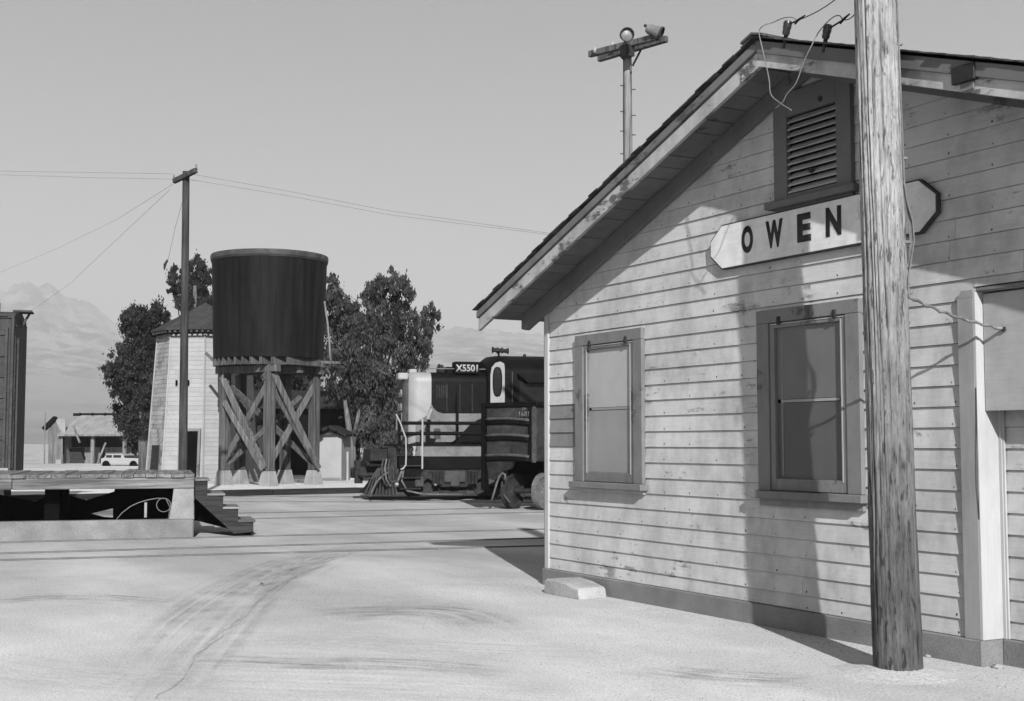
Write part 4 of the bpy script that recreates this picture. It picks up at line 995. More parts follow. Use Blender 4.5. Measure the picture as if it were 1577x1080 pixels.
# pale outbuilding glimpsed between the tower legs
def outb():
    g = at(404, 738, 54.0); g.z = YZ; fr = Frame(g, 0)
    t = thing('pale_outbuilding', 'narrow white outbuilding glimpsed between the legs of the water tank tower', 'outbuilding', g, fr.rot)
    x0, x1 = fr.X(396), fr.X(414); z = fr.Z(404,655)
    B((x0,0,0),(x1,1.2,z)).obj('wall', MT['whitewall'], t); MB().prism([(x0-.1,z),(x1+.1,z),((x0+x1)/2,z+.25)], -.1, 1.3).obj('roof', MT['barnroof'], t)
    B((x0+.03,-.03,.75),(x1-.03,-.003,1.05)).obj('hatch', MT['barn'], t)
outb()

# ================================================================== FAR SHED, PICKUP
def shed():
    g = ground(140, 718); fr = Frame(g, -5)
    t = thing('open_shed', 'far open-fronted plank shed with pale tin roof at the left', 'shed', g, fr.rot)
    x0 = fr.X(94); x1 = fr.X(218); xg = fr.X(74); D_ = 5.0
    ze = fr.Z(150,669); zr = fr.Z(150,646,D_*.6)+.3
    n = 26
    for k in range(n):
        a = x0+(x1-x0)*k/n; b = x0+(x1-x0)*(k+1)/n
        MB().prismx([(-.5,ze-.04),(D_*.6,zr-.04),(D_*.6,zr),(-.5,ze+.01)], a+.012, b-.006).obj('roof_sheet', MT['tin'], t)
    B((x0-.02,-.53,ze-.13),(x1,-.46,ze)).obj('fascia', MT['shedwall'], t)
    B((x0-.5,D_*.6-.02,zr-.06),(x1,D_*.6+.12,zr+.14)).obj('ridge_cap', MT['barn'], t)
    for k in range(7): B((x0+k*(x1-x0)/6.2,D_*.6-.2,zr-.03),(x0+k*(x1-x0)/6.2+.12,D_*.6-.04,zr+.16)).obj('roof_batten', MT['barn'], t)
    # gable end to the left
    for k in range(9):
        ya = k*D_/9; yb = (k+1)*D_/9; MB().prismx([(ya+.01,0),(yb-.01,0),(yb-.01,min(zr-.1,ze+.35*yb)),(ya+.01,min(zr-.1,ze-.1+.35*ya))], x0-.05, x0).obj('wall_board', MT['shedwall'], t)
    B((xg,.2,0),(x0-.15,.3,ze+.2)).obj('side_wall', MT['shedwall'], t)
    MB().bar(fr.q(68,661,-.3), fr.q(86,643,-.3), .5, .22, side=(0,1,0)).obj('side_eave', MT['barn'], t)
    MB().prism([(fr.q(x,y,-.2)[0], max(0,fr.q(x,y,-.2)[2])) for x, y in [(74,662),(85,646),(96,668),(96,719),(74,719)]], -.18, .0).obj('side_wall', MT['shedwall'], t)
    MB().prism([(fr.q(x,y,-.3)[0], fr.q(x,y,-.3)[2]) for x, y in [(84,645),(100,645),(100,669),(95,669)]], -.25, -.19).obj('roof_sheet', MT['tin'], t)
    B((x0,1.6,0),(x1,1.7,fr.Z(150,689,1.6))).obj('back_wall', MT['shedwall'], t); B((x0,1.75,0),(x1,1.85,ze)).obj('opening_shade', MT['tar_shade'], t)  # black rear sheet paints the shade in the opening under the eave
    B((fr.X(103,1.5),1.5,.1),(fr.X(130,1.5),1.58,fr.Z(115,690,1.5))).obj('door', MT['stair'], t)
    for px_ in (96,143,192):
        B((fr.X(px_)-.11,-.1,0),(fr.X(px_)+.11,.1,ze-.14)).obj('post', MT['shedwall'] if px_ != 96 else MT['tar_shade'], t)
    for px_ in (149,198): B((fr.X(px_)-.12,.9,0),(fr.X(px_)+.12,1.1,ze)).obj('post', MT['tar_shade'], t)
    B((fr.X(90),-.35,0),(fr.X(98),.1,.45)).obj('concrete_block', MT['footing'], t)
    for (xa, ya), (xb_, yb), nm in (((113,656),(123,682),'a'), ((147,722),(163,682),'b'), ((216,722),(221,692),'c')):
        A = Vector(fr.q(xa,ya,-.6)); Bq = Vector(fr.q(xb_,yb,-.6))
        o = thing('leaning_pole', {'a':'short plank leaning over the edge of the far shed roof','b':'long plank leaning against the front of the far shed','c':'thin post leaning beside the far shed near the pickup'}[nm], 'plank', Vector(fr.o)+fr.x*A.x+fr.y*A.y+UP*A.z, fr.rot)
        MB().bar((0,0,0), Bq-A, .14, .10).obj('plank', MT['shedwall'], o)
    o = thing('thin_pole', 'thin pale pole standing at the left end of the far shed', 'pole', Vector(fr.o)+fr.x*fr.X(75)-fr.y*.6, fr.rot)
    MB().tube([(0,0,0),(-.02,0,fr.Z(75,634))], .05, 8).obj('shaft', MT['lamppole'], o)
shed()
def pickup():
    g = ground(186, 722); fr = Frame(g, -8)
    t = thing('pickup_truck', 'white parked pickup beside the far open shed', 'pickup', g, fr.rot)
    X_ = lambda px_: fr.X(px_)
    pr = [(155,718),(155,709),(160,707.5),(163,702),(188,702),(191,708),(215,708.5),(217,712),(217,718)]
    MB().prism([(fr.q(x,y)[0], fr.q(x,y)[2]+.1) for x, y in pr], 0, 1.7).obj('body', MT['white'], t, bevel=.03)
    for a, b in ((164,173),(175,187)): B((X_(a),-.012,fr.Z(170,707.5)+.1),(X_(b),-.003,fr.Z(170,703.5)+.1)).obj('window', MT['glass_dark'], t)
    for px_ in (164, 206):
        w = MB().lathe([(0,0),(.18,0),(.25,.02),(.25,.18),(0,.18)], n=20).obj('wheel', MT['tar_shade'], t, smooth=True); w.rotation_euler = (math.pi/2,0,0); w.location = (X_(px_), .16, .25)
    B((X_(190),.1,fr.Z(200,708)+.101),(X_(212),1.6,fr.Z(200,708)+.25)).obj('load', MT['grime'], t, bevel=.05)
pickup()

# ================================================================== TREES
def leaves(centers, n_per, size, droop, sd):
    r_ = np.random.default_rng(sd); V_ = []; 
    for (c, rad) in centers:
        m = int(n_per*(rad[0]*rad[2])**0.8)
        # sub clumps give light and dark masses and an uneven edge
        nc = max(7, int(m/90)); d = r_.normal(size=(nc,3)); d /= np.linalg.norm(d,axis=1)[:,None]; cc = d*(r_.uniform(.3,1.35,(nc,1))**.6)*np.array(rad)
        k = r_.integers(0, nc, m); sc = min(rad)*.17
        p = cc[k]+r_.normal(size=(m,3))*np.array([sc, sc, sc*(1.5 if droop else 1.1)])*r_.uniform(.4,1.0,(m,1))*np.where(r_.random((m,1)) < .16, 2.1, 1.0)
        p += np.array(c)
        a = r_.normal(size=(m,3)); 
        if droop: a[:,2] = -abs(a[:,2])*2.2-1
        else: a[:,2] = abs(a[:,2])*1.6+.5
        a /= np.linalg.norm(a,axis=1)[:,None]; b = np.cross(a, r_.normal(size=(m,3))); b /= np.linalg.norm(b,axis=1)[:,None]
        s = r_.uniform(.6,1.4,(m,1))*size; w = s*r_.uniform(.12,.24,(m,1)) if droop else s*r_.uniform(.14,.28,(m,1))
        V_.append(np.stack([p-a*s*.5, p+b*w, p+a*s*.6, p-b*w], 1))
    return np.concatenate(V_).reshape(-1,3)
def leaf_obj(name, V_, mat, parent):
    n = len(V_)//4; me = bpy.data.meshes.new(name); me.vertices.add(n*4); me.vertices.foreach_set('co', V_.astype(np.float32).ravel())
    me.loops.add(n*4); me.loops.foreach_set('vertex_index', np.arange(n*4, dtype=np.int32)); me.polygons.add(n)
    me.polygons.foreach_set('loop_start', np.arange(0,n*4,4,dtype=np.int32)); me.polygons.foreach_set('loop_total', np.full(n,4,dtype=np.int32))
    me.update(calc_edges=True); me.materials.append(mat); o = bpy.data.objects.new(name, me); COL.objects.link(o); o.parent = parent; return o
def tree(label, px, D, blobs, trunk, mat, size, npm, droop, sd, kind='tree', dy=1.0):
    g = at(px, 735, D); g.z = YZ; fr = Frame(g, 0); t = thing(kind, label, 'tree', g, fr.rot, 'trees behind the yard')
    sc = D/2000.0; cs_ = []
    r_ = random.Random(sd)
    for (x, y, rx_, ry_) in blobs:
        w = r_.uniform(-.9,.9)*dy; q = fr.q(x, y, w); cs_.append(((q[0], w, q[2]), (rx_*sc, max(rx_*sc,.5)*.9, ry_*sc)))
    leaf_obj('crown', leaves(cs_, npm, size, droop, sd), mat, t)
    for tr in trunk:
        pts = [Vector(fr.q(x, y, w)) for x, y, w in tr[0]]; pts[0].z = min(pts[0].z, -.02) if tr[2] else pts[0].z
        MB().tube(pts, tr[1], 9).obj('trunk' if tr[2] else 'limb', MT['bark'], t, smooth='all')
    # limbs reaching the clumps
    for (c, rad) in cs_:
        b0 = Vector((c[0]*.35, 0, c[2]*.45)); MB().tube([b0, Vector(c)*.6+b0*.4, Vector(c)], [.06,.035,.012], 6).obj('limb', MT['limb'], t)
    return t
tree('dense dark bushy evergreen left of the shingled tower', 215, 62, [(205,497,18,24),(228,487,22,20),(246,500,18,28),(212,528,26,24),(240,545,24,40),(178,572,17,24),(198,560,20,22),(205,592,26,26),(235,600,24,40),(188,600,16,20),(192,640,20,16),(212,652,28,26),(222,675,22,16),(245,640,18,44),(262,560,14,60)],
     [([(222,735,0),(220,650,0),(216,560,0)],[.28,.22,.12],True)], MT['leaf_dark'], .16, 6000, False, 3)
tree('tall dark evergreen rising behind the left side of the water tank', 305, 66, [(273,428,13,15),(270,446,10,8),(285,440,12,22),(303,412,12,16),(312,425,14,22),(298,450,18,22),(277,468,11,10),(296,480,16,20),(312,465,18,34),(330,500,24,50),(305,520,20,40)],
     [([(305,735,0),(303,600,0),(300,440,0)],[.3,.22,.08],True)], MT['leaf_dark'], .16, 6000, False, 5)
tree('large feathery tree between the water tank and the locomotive', 560, 54, [(505,445,8,14),(514,435,8,16),(516,462,14,20),(510,500,20,40),(535,480,12,24),(545,500,18,34),(566,455,10,16),(575,440,9,14),(590,436,12,14),(605,430,10,14),(618,440,12,20),(626,455,10,16),(580,475,22,26),(610,475,20,24),(590,510,34,34),(552,545,36,46),(600,560,34,40),(632,500,12,16),(645,492,11,13),(660,482,11,12),(672,487,8,10),(668,505,10,13),(652,515,14,18),(640,540,18,26),(660,535,8,14),(522,575,22,40),(570,610,38,36),(608,630,26,40),(625,590,16,30),(655,560,7,12)],
     [([(543,742,-.6),(542,690,-.6),(536,650,-.5),(530,610,-.3)],[.20,.16,.12,.07],True),([(543,690,-.6),(549,655,-.6),(556,615,-.3)],[.12,.09,.06],False),([(575,742,0),(570,650,0),(590,520,0)],[.22,.18,.08],True)], MT['leaf_soft'], .17, 4300, True, 9)
tree('low dark tree closing the gap behind the nose of the locomotive', 610, 50, [(590,690,22,30),(612,680,20,34),(625,640,22,44),(600,730,20,18),(575,710,18,26),(572,665,18,26)],
     [([(600,742,0),(604,690,0)],[.12,.08],True)], MT['leaf_soft'], .17, 6500, True, 12)
tree('dark tree filling the space behind the tank tower legs', 430, 63, [(380,600,40,40),(440,590,40,46),(480,560,36,60),(400,650,50,44),(460,650,40,50),(350,560,30,50)],
     [([(430,742,0),(432,600,0)],[.2,.12],True)], MT['leaf_dark'], .2, 2400, False, 15)
# fence pickets near the trunks
fr_ = Frame(at(555,742,50).xy.to_3d()+UP*YZ, 0)
for i, (px_, y_) in enumerate([(536,700),(569,712)]):
    o = thing('fence_post', ['pale fence post beside the white hut','pale fence post right of the forked tree trunk'][i], 'post', fr_.o+fr_.x*fr_.X(px_), fr_.rot, 'fence posts by the white hut')
    B((-.05,-.05,0),(.05,.05,fr_.Z(px_,y_))).obj('post', MT['lamppole'], o)
# pale house behind the locomotive
def pale_house():
    g = at(600, 735, 56.0); g.z = YZ; fr = Frame(g, 0)
    t = thing('pale_house', 'pale wall of a house glimpsed through the branches left of the locomotive', 'house', g, fr.rot)
    B((fr.X(555),0,0),(fr.X(640),3,fr.Z(600,668))).obj('wall', MT['whitewall'], t)
    MB().prismx([(-.4,fr.Z(600,668)),(1.5,fr.Z(600,645)),(3.4,fr.Z(600,668))], fr.X(550), fr.X(645)).obj('roof', MT['barnroof'], t)
    for a in (566,586,606): B((fr.X(a),-.03,.7),(fr.X(a+7),-.003,1.5)).obj('window', MT['glass_dark'], t)
pale_house()

# ================================================================== LOCOMOTIVE
def loco():
    D = 35.6; o = at(565, 682, D).xy.to_3d(); LF = Frame(o, 13)
    t = thing('locomotive', 'black diesel locomotive with silver rounded nose and X5501 number board', 'locomotive', LF.o, LF.rot)
    X_ = LF.X; q = LF.q
    def Z_(y, x=700, w=0): return LF.Z(x, y, w)
    HWD = 1.75                                     # hood width
    w0 = .55                                       # hood stands back from the walkway edge
    xn = LF.X(632, w0); xh1 = LF.X(757, w0); zt = LF.Z(680, 573, w0); zb = LF.Z(680, 684, w0)
    nr = .42                                       # nose corner radius
    # hood body: plan outline with rounded nose, roof rounded in section
    def hood_ring(inset, z):
        pts = []; r = max(.05, nr-inset)
        x_n = xn-.16+inset; y0, y1 = w0+inset, w0+HWD-inset
        for k in range(9):
            a = math.pi + (math.pi/2)*k/8; pts.append((x_n+r+r*math.cos(a), y0+r+r*math.sin(a), z))
        pts += [(xh1, y0, z), (xh1, y1, z)]
        for k in range(9):
            a = math.pi/2+(math.pi/2)*k/8; pts.append((x_n+r+r*math.cos(a), y1-r+r*math.sin(a), z))
        return pts
    lv = [(0, zb), (0, zt-.28)] + [(.28*(1-math.cos(a)), zt-.28+.28*math.sin(a)) for a in np.linspace(.25, math.pi/2, 6)]
    rings = [hood_ring(i_, z) for i_, z in lv]; n = len(rings[0])
    mb = MB(); mb.v = [p for r in rings for p in r]
    for i in range(len(rings)-1):
        for k in range(n): mb.f.append((i*n+k, i*n+(k+1)%n, (i+1)*n+(k+1)%n, (i+1)*n+k))
    mb.f.append(tuple((len(rings)-1)*n+k for k in range(n)))
    hood = mb.obj('hood', MT['locoblack'], t, smooth=True)
    # silver nose: same rings grown slightly, only the forward part
    rings = [[(x, y, z) for x, y, z in hood_ring(i_-.006, z)] for i_, z in lv]; xs = LF.X(664, w0)
    mb = MB(); n2 = 0
    for r in rings:
        f = [p for p in r if p[0] < xh1-.01]; a = f[:9]; b = f[9:]
        row = [(xs, a[-1][1], a[-1][2])]+a[::-1]+b[::-1]+[(xs, b[0][1], b[0][2])]; n2 = len(row); mb.v += row
    for i in range(len(rings)-1):
        for k in range(n2-1): mb.f.append((i*n2+k, i*n2+k+1, (i+1)*n2+k+1, (i+1)*n2+k))
    mb.f.append(tuple((len(rings)-1)*n2+k for k in range(n2)))
    nose = mb.obj('nose', MT['silver'], t, smooth=True); nose.data.materials.append(MT['nose_shade'])
    for p in nose.data.polygons:
        if p.normal.x < -.70: p.material_index = 1  # forward faces get the colour with shade painted in
    # lower silver panel with the sweeping black shape above and right of it
    sp = [(665,636),(670,636.5),(750,636.5),(750,640),(730,646),(722,655),(708,672),(694,683),(664,683.5),(655,650)]
    poly = [(664,621),(667,628),(673,634),(682,637),(750,637),(744,643),(733,648),(722,656),(712,667),(703,676),(694,682),(680,684),(640,684),(640,650),(658,640)]
    MB().prism([(q(x,y,w0)[0], q(x,y,w0)[2]) for x, y in poly], w0-.014, w0-.004).obj('silver_stripe', MT['silver_dull'], t)
    MB().prism([(q(x,y,w0)[0], q(x,y,w0)[2]) for x, y in [(668,660),(678,660),(678,676),(668,676)]], w0-.03, w0-.015).obj('hatch', MT['boxrib'], t)
    # hood door lines
    for px_ in (688, 708, 727): B((X_(px_,w0)-.012,w0-.012,Z_(634)),(X_(px_,w0)+.012,w0-.001,Z_(590))).obj('door_seam', MT['steel_dark'], t)
    B((X_(706),w0-.25,Z_(700)),(X_(709.5),w0-.2,Z_(600))).obj('hand_rail_post', MT['locoblack'], t)
    # walkway, side sill, stripe
    zw = Z_(684); B((X_(612),.0,zw-.06),(X_(760),HWD+1.1,zw)).obj('walkway', MT['locoblack'], t)
    B((X_(650),.02,Z_(703)),(X_(760),.10,zw-.061)).obj('sill_stripe', MT['silver_dull'], t)
    B((X_(615),.04,Z_(722)),(X_(760),HWD+1.0,Z_(703.5))).obj('underframe', MT['locoblack'], t)
    # handrails
    for y in (652, 668): MB().tube([(X_(612),.0,Z_(y)),(X_(760),.0,Z_(y))], .048, 8).obj('handrail', MT['locoblack'], t)
    for px_ in (660, 615): MB().tube([(X_(px_),.0,Z_(684)),(X_(px_),.0,Z_(640))], .04, 8).obj('stanchion', MT['locoblack'], t)
    MB().prism([(q(x,y)[0], q(x,y)[2]) for x, y in [(656,684),(656,674),(672,676),(668,684)]], -.02, .1).obj('bracket', MT['locoblack'], t)
    MB().tube([(X_(650),-.06,Z_(722)),(X_(650),-.06,Z_(645))], .026, 8).obj('grab_rail', MT['white'], t, smooth=True)
    MB().tube([(q(x,y,-.08)) for x, y in [(610,638),(616,650),(625,675),(625.5,700),(625,716),(621,722),(617,723)]], .022, 8).obj('grab_rail', MT['white'], t, smooth=True)
    MB().tube([(q(x,y,.8)) for x, y in [(611,640),(610.5,690)]], .022, 8).obj('grab_rail', MT['silver_dull'], t, smooth=True)
    MB().tube([q(x,y,-.05) for x, y in [(659,646),(661,640),(665,630)]], .05, 8).obj('grab_rail', MT['silver'], t, smooth=True)
    # number boxes and headlights on the nose
    xf = xn-.16
    B((xf-.17,w0+.15,zt-.22),(xf+.12,w0+.65,zt-.03)).obj('number_box', MT['white'], t, bevel=.03)
    B((xf+.20,w0+.5,zt-.05),(xf+.42,w0+1.0,zt+.10)).obj('number_box', MT['white'], t, bevel=.03)
    for z in (zt-.6, zt-1.0):
        for y_ in (.62,.95):
            l_ = MB().lathe([(0,0),(.11,0),(.125,.05),(.125,.10),(.1,.10),(.09,.03)], n=18).obj('headlight', MT['silver_dull'], t, smooth=True); l_.location = (xf+.04, w0+y_, z); l_.rotation_euler = (0,-math.pi/2,0)
    B((xf-.03,w0+.5,zb+.1),(xf+.02,w0+1.2,zb+.9)).obj('nose_door', MT['silver_dull'], t, bevel=.01)
    MB().tube([(xh1-.1,w0+.15,zt+.10),(xn+.5,w0+.15,zt+.10),(xn+.35,w0+.2,zt-.03)], .015, 6).obj('top_rail', MT['silver_dull'], t)
    for k in range(5): B((X_(672+k*3.4,w0),w0-.008,Z_(612)),(X_(673.6+k*3.4,w0),w0-.001,Z_(592))).obj('grille', MT['grime'], t)
    # bell, box and train-number board on the hood
    MB().lathe([(.0,.22),(.06,.2),(.10,.10),(.12,.02),(.15,0),(0,0)], c=(X_(680,w0+.4),w0+.5,zt+.02), n=16).obj('bell', MT['grime'], t, smooth=True)
    MB().tube([(X_(677,w0),w0+.35,zt-.15),(X_(676,w0),w0+.35,zt+.1),(X_(680,w0),w0+.45,zt+.24)], .03, 8).obj('bell_yoke', MT['grime'], t)
    B((X_(689,w0),w0+.2,zt-.03),(X_(699,w0),w0+.6,zt+.16)).obj('hood_box', MT['locoblack'], t, bevel=.01)
    nb = B((X_(700.5,w0),w0+.0,zt-.04),(X_(738,w0),w0+.5,LF.Z(720,558,w0+.25))).obj('number_board', MT['locoblack'], t, bevel=.01)
    wd = X_(741,w0+.25)-X_(707,w0+.25)
    text_obj('X5501', .20, wd, MT['white'], nb, ((X_(702,w0)+X_(735,w0))/2, w0-.004, LF.Z(720,572.5,w0)), bold=.03)
    # cab
    cx0, cx1 = X_(753,.2), X_(750,.2)+3.2; cw0, cw1 = .18, HWD+.95; zc = LF.Z(800,546,.6); sec = []
    zs = LF.Z(800,575,.2)
    sec = [(cw0,zw),(cw0,zs)]+[((cw0+cw1)/2-(cw1-cw0)/2*math.cos(a), zs+(zc-zs)*math.sin(a)) for a in np.linspace(.12, math.pi-.12, 13)]+[(cw1,zs),(cw1,zw)]
    MB().prismx(sec, cx0+.45, cx1).obj('cab', MT['locoblack'], t, smooth=True)
    # sloped, rounded cab front
    fr2 = [(y+(.25 if y < 1.4 else -.25)*.0, z) for y, z in sec]; n = len(sec); cy = (cw0+cw1)/2
    v = [(cx0+.449, y, z) for y, z in sec]+[(cx0+.18, cy+(y-cy)*.97, zw+(z-zw)*.985) for y, z in sec]+[(cx0, cy+(y-cy)*.86, zw+(z-zw)*.93) for y, z in sec]
    MB().add(v, [(r*n+i, r*n+(i+1)%n, (r+1)*n+(i+1)%n, (r+1)*n+i) for r in range(2) for i in range(n)]+[tuple(2*n+i for i in range(n))]).obj('cab_front', MT['locoblack'], t, smooth=True)
    # oval-windowed silver panel
    pf = [(755,622),(755,578),(757,566),(763,559),(770,557),(776,560),(777,566),(777,622)]
    P3 = [(q(x,y,.16)[0], q(x,y,.16)[2]) for x, y in pf]
    MB().prism(P3, .13, .165).obj('window_surround', MT['silver'], t)
    wc = q(766,588,.12); wr = (X_(772.5,.12)-X_(759.5,.12))/2; hr = LF.Z(766,566,.12)-wc[2]
    ov = [(wc[0]+wr*math.copysign(abs(math.cos(a))**.7, math.cos(a)), wc[2]+hr*math.copysign(abs(math.sin(a))**.75, math.sin(a))) for a in np.linspace(0, 2*math.pi, 25)[:-1]]
    pn_ = MB().prism(ov, .115, .129).obj('window', MT['glass_dark'], t)
    MB().tube([(x, .113, z) for x, z in ov]+[(ov[0][0], .113, ov[0][1])], .018, 6, cap=False).obj('gasket', MT['locoblack'], pn_)
    # side window of the cab, awning, roof seam, horn
    B((X_(800,.17),.165,LF.Z(800,619,.17)),(X_(850,.17),.178,LF.Z(800,587,.17))).obj('side_window', MT['glass_dark'], t)
    MB().prism([(q(x,y,.1)[0], q(x,y,.1)[2]) for x, y in [(797,577),(806,576),(814,587),(850,587),(850,590),(812,590)]], -.05, .17).obj('awning', MT['locoblack'], t)
    B((X_(788.5,.15),.15,LF.Z(800,619,.15)),(X_(790,.15),.178,LF.Z(800,573,.15))).obj('door_seam', MT['boxrib'], t)
    hx_, hy_ = X_(772,1.2), 1.1; hzz = zc
    hn = MB().tube([(hx_-.1,hy_,hzz-.02),(hx_-.1,hy_,hzz+.16)], .03, 8).obj('horn', MT['grime'], t)
    for dx, l_ in ((-.18,.30),(.02,.34)):
        MB().tube([(hx_+dx-l_*.5,hy_+dx,hzz+.14),(hx_+dx-l_*.32,hy_+dx,hzz+.14),(hx_+dx+l_*.3,hy_+dx,hzz+.13),(hx_+dx+l_*.5,hy_+dx,hzz+.13)], [.10,.06,.06,.095], 12).obj('trumpet', MT['grime'], hn, smooth=True)
    MB().lathe([(0,.07),(.04,.06),(.05,0),(0,0)], c=(X_(808,1.2),1.2,zc-.01), n=10).obj('roof_vent', MT['grime'], t, smooth=True)
    # trucks: side frame, journal boxes, springs, wheels
    def truck(xc):
        tk = MB().prism([(xc-1.35,.55),(xc-1.25,.85),(xc-.7,.95),(xc+.7,.95),(xc+1.25,.85),(xc+1.35,.55),(xc+1.1,.38),(xc+.75,.60),(xc+.35,.36),(xc-.35,.36),(xc-.75,.60),(xc-1.1,.38)], .10, .24).obj('truck', MT['grime'], t, bevel=.02)
        for d in (-1.0, 0, 1.0):
            w = MB().lathe([(0,0),(.44,0),(.46,.02),(.46,.12),(0,.12)], n=28).obj('wheel', MT['steel_dark'], tk, smooth=True); w.rotation_euler = (math.pi/2,0,0); w.location = (xc+d,.42,.47)
            B((xc+d-.13,.0,.38),(xc+d+.13,.15,.66)).obj('journal_box', MT['boxrib'], tk, bevel=.03)
        for d in (-.5, .5):
            for e in (-.1,0,.1): MB().tube([(xc+d+e,.06,.45),(xc+d+e,.06,.80)], .04, 8).obj('spring', MT['grime'], tk)
        B((xc-.3,.02,.50),(xc+.3,.10,.82)).obj('bolster', MT['boxrib'], tk, bevel=.02)
        MB().tube([(xc-1.45,.02,.85),(xc-1.5,.0,.55),(xc-1.35,-.02,.28),(xc-.9,-.02,.18),(xc+.2,-.02,.16)], .03, 6).obj('brake_rod', MT['wheel'], tk, smooth='all')
        MB().tube([(xc-1.45,.0,.95),(xc-1.55,.0,.70),(xc-1.62,.0,.5)], .035, 6).obj('sand_pipe', MT['wheel'], tk, smooth='all')
    xt = (X_(655)+X_(742))/2+.05; truck(xt); truck(xt+6.5)
    B((X_(745),.05,.35),(X_(750)+2.4,HWD+.8,Z_(703))).obj('fuel_tank', MT['locoblack'], t, bevel=.05)
    # step well and pilot
    B((X_(615),.05,.30),(X_(649),.12,Z_(722))).obj('step_panel', MT['locoblack'], t)
    for z in (.32,.62,.95): B((X_(616),-.08,z),(X_(648),.05,z+.03)).obj('step', MT['grime'], t)
    B((X_(600),.3,.55),(X_(614),HWD+.8,Z_(690,600))).obj('end_plate', MT['grime'], t)
    xp0, xp1 = X_(568), X_(612)
    MB().add([(xp0,.75,.16),(xp0,HWD+.35,.16),(xp1,-.02,.16),(xp1,HWD+1.1,.16),(xp1-.12,.15,.95),(xp1-.12,HWD+.95,.95)], [(0,1,5,4),(0,4,2),(1,3,5),(2,4,5,3),(0,2,3,1)]).obj('pilot', MT['grime'], t)
    nb_ = 10
    for k in range(nb_):
        u = k/(nb_-1); a_ = Vector((xp0,.75,.16)).lerp(Vector((xp1,-.02,.16)), u); b_ = Vector((xp1-.45,.55,.90)).lerp(Vector((xp1-.1,.12,.95)), u)
        MB().tube([a_, a_*.4+b_*.6+Vector((-.05,-.06,0)), b_], .022, 6).obj('pilot_bar', MT['boxrib'], t)
    B((X_(569),-.04,.04),(X_(760),.03,.12)).obj('foot_board', MT['tar_shade'], t)
    B((xp0-.15,1.1,.62),(xp1,1.75,.92)).obj('coupler', MT['grime'], t, bevel=.06); MB().tube([(xp0-.12,1.4,.45),(xp0-.12,1.4,1.1)], .12, 10).obj('coupler_knuckle', MT['grime'], t, smooth=True)
    B((X_(573),.5,Z_(705,600)-.1),(X_(606),HWD+.4,Z_(692,600))).obj('end_platform', MT['grime'], t, bevel=.02)
    B((X_(570),.7,.95),(X_(606),HWD+.2,Z_(705,600)-.101)).obj('buffer_beam', MT['grime'], t, bevel=.03)
    for i in range(3):
        xa = X_(592+i*5); MB().tube([(xa,.2,1.15),(xa-.06,.1,.9),(xa-.03,.05,.6),(xa+.08,.05,.40),(xa+.16,.1,.55)], .028, 7).obj('air_hose', MT['boxrib'] if i != 1 else MT['wheel'], t, smooth='all')
    MB().tube([q(x,y,.1) for x, y in [(569,770),(573,756),(580,742),(590,732),(600,727)]], .028, 6).obj('cut_lever', MT['wheel'], t, smooth='all')
loco()

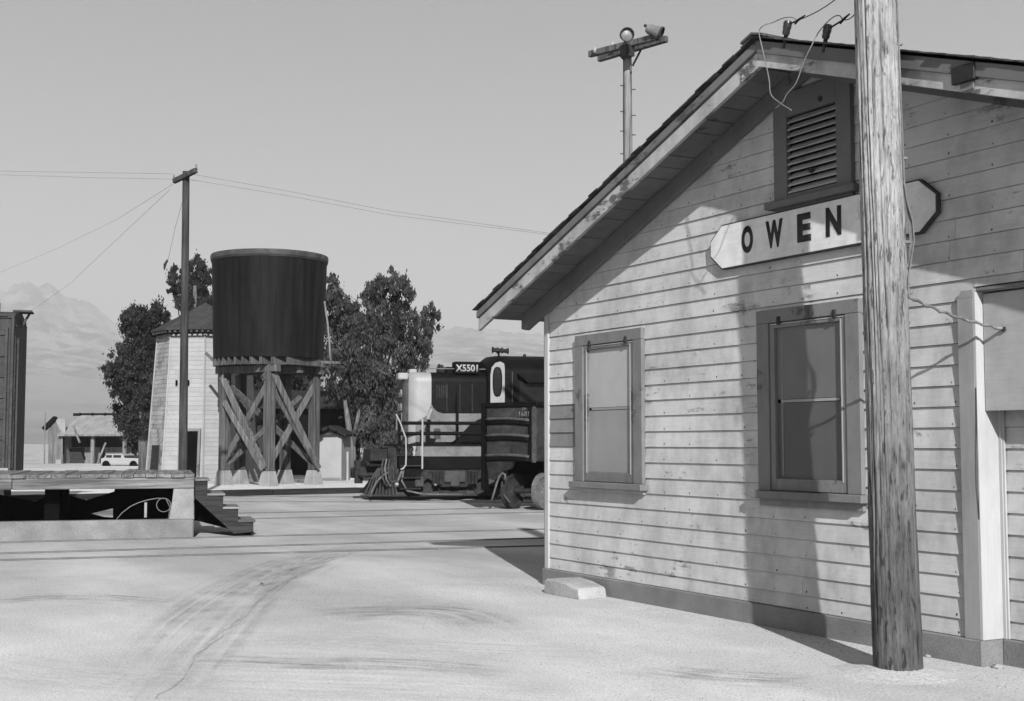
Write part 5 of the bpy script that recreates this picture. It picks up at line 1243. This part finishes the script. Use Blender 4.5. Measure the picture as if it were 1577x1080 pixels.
# ================================================================== RIBBED TENDER-LIKE CAR at the depot corner
def gond():
    c = at(826, 682, 30.6).xy.to_3d()
    # end face to the left (receding), side face to the right (receding)
    EF = Frame(c, -36)           # x runs right and nearer; the end face lies at negative x
    t = thing('gondola_car', 'dark steel gondola car with horizontal ribs partly hidden by the depot corner', 'freight car', EF.o, EF.rot)
    q = EF.q; X_ = EF.X; xl_ = X_(749); zt = EF.Z(790,621); zb = EF.Z(790,711); L = 7.0
    B((xl_,0,zb),(0,L,zt)).obj('car_body', MT['gondola'], t, bevel=.02)
    B((xl_-.05,-.06,zt-.09),(.06,L,zt+.02)).obj('top_rim', MT['locoblack'], t, bevel=.015)
    for y, sg_ in ((646,.05),(671,.05),(702,.04)):
        z = EF.Z(750,y); z2 = EF.Z(818,y+1.5)
        pts = [(xl_+.02+(X_(815)-xl_)*u, -.035, z+(z2-z)*u+.03*math.sin(u*math.pi)) for u in np.linspace(0,1,9)]
        MB().tube(pts, .042, 6).obj('end_rib', MT['gondola_rib'], t, smooth='all')
        MB().tube([(p[0],-.02,p[2]-.09) for p in pts], .045, 6).obj('end_rib', MT['locoblack'], t, smooth='all')
    B((-.09,-.05,zb-.02),(-.01,-.001,zt-.09)).obj('corner_post', MT['gondola_rib'], t); B((X_(814),-.03,zb+.05),(X_(818),-.001,zt-.1)).obj('end_post', MT['locoblack'], t)
    B((xl_-.10,-.08,.45),(xl_-.0,.1,zt+.02)).obj('end_post', MT['locoblack'], t)
    for k in range(5): B((.001,.4+k*1.4,zb),(.05,.5+k*1.4,zt-.1)).obj('side_post', MT['gondola_rib'], t)
    MB().prism([(q(x,y)[0], q(x,y)[2]) for x, y in [(749,711),(790,711),(786,722),(776,726),(762,740),(752,738)]], .0, .1).obj('end_sill', MT['grime'], t)
    text_obj('1681', .13, X_(817)-X_(802), MT['silver_dull'], t, ((X_(816)+X_(800))/2, -.034, EF.Z(808,642)), bold=.02)
    text_obj('SP', .07, .12, MT['silver_dull'], t, ((X_(812)+X_(804))/2, -.034, EF.Z(808,632.5)), bold=.02)
    B((xl_+.1,.75,.80),(-.3,L-.3,zb-.001)).obj('underframe', MT['tar_shade'], t)
    tk = B((-.45,.5,.35),(-.30,2.6,.62)).obj('truck', MT['grime'], t, bevel=.03)
    for y in (.85, 2.2):
        for x in (-.12, xl_+.45):
            w = MB().lathe([(0,.03),(.10,.05),(.14,.02),(.32,.015),(.36,.05),(.42,.05),(.44,.0),(.44,-.08),(0,-.08)], n=32).obj('wheel', MT['wheel'] if x > -.2 else MT['steel_dark'], tk, smooth=True); w.rotation_euler = (0,math.pi/2,0); w.location = (x, y-.35, .44)
        MB().tube([(xl_+.3,y-.35,.44),(-.2,y-.35,.44)], .06, 8).obj('axle', MT['steel_dark'], tk)
    MB().tube([q(x,y,-.05) for x, y in [(757,772),(760,762),(765,745),(769,734),(774,729),(778,731),(778,739)]], .028, 7).obj('air_hose', MT['wheel'], t, smooth='all')
    MB().tube([q(x,y,.1) for x, y in [(774,742),(773,752),(778,765),(786,775)]], .03, 7).obj('brake_pipe', MT['boxrib'], t, smooth='all')
gond()
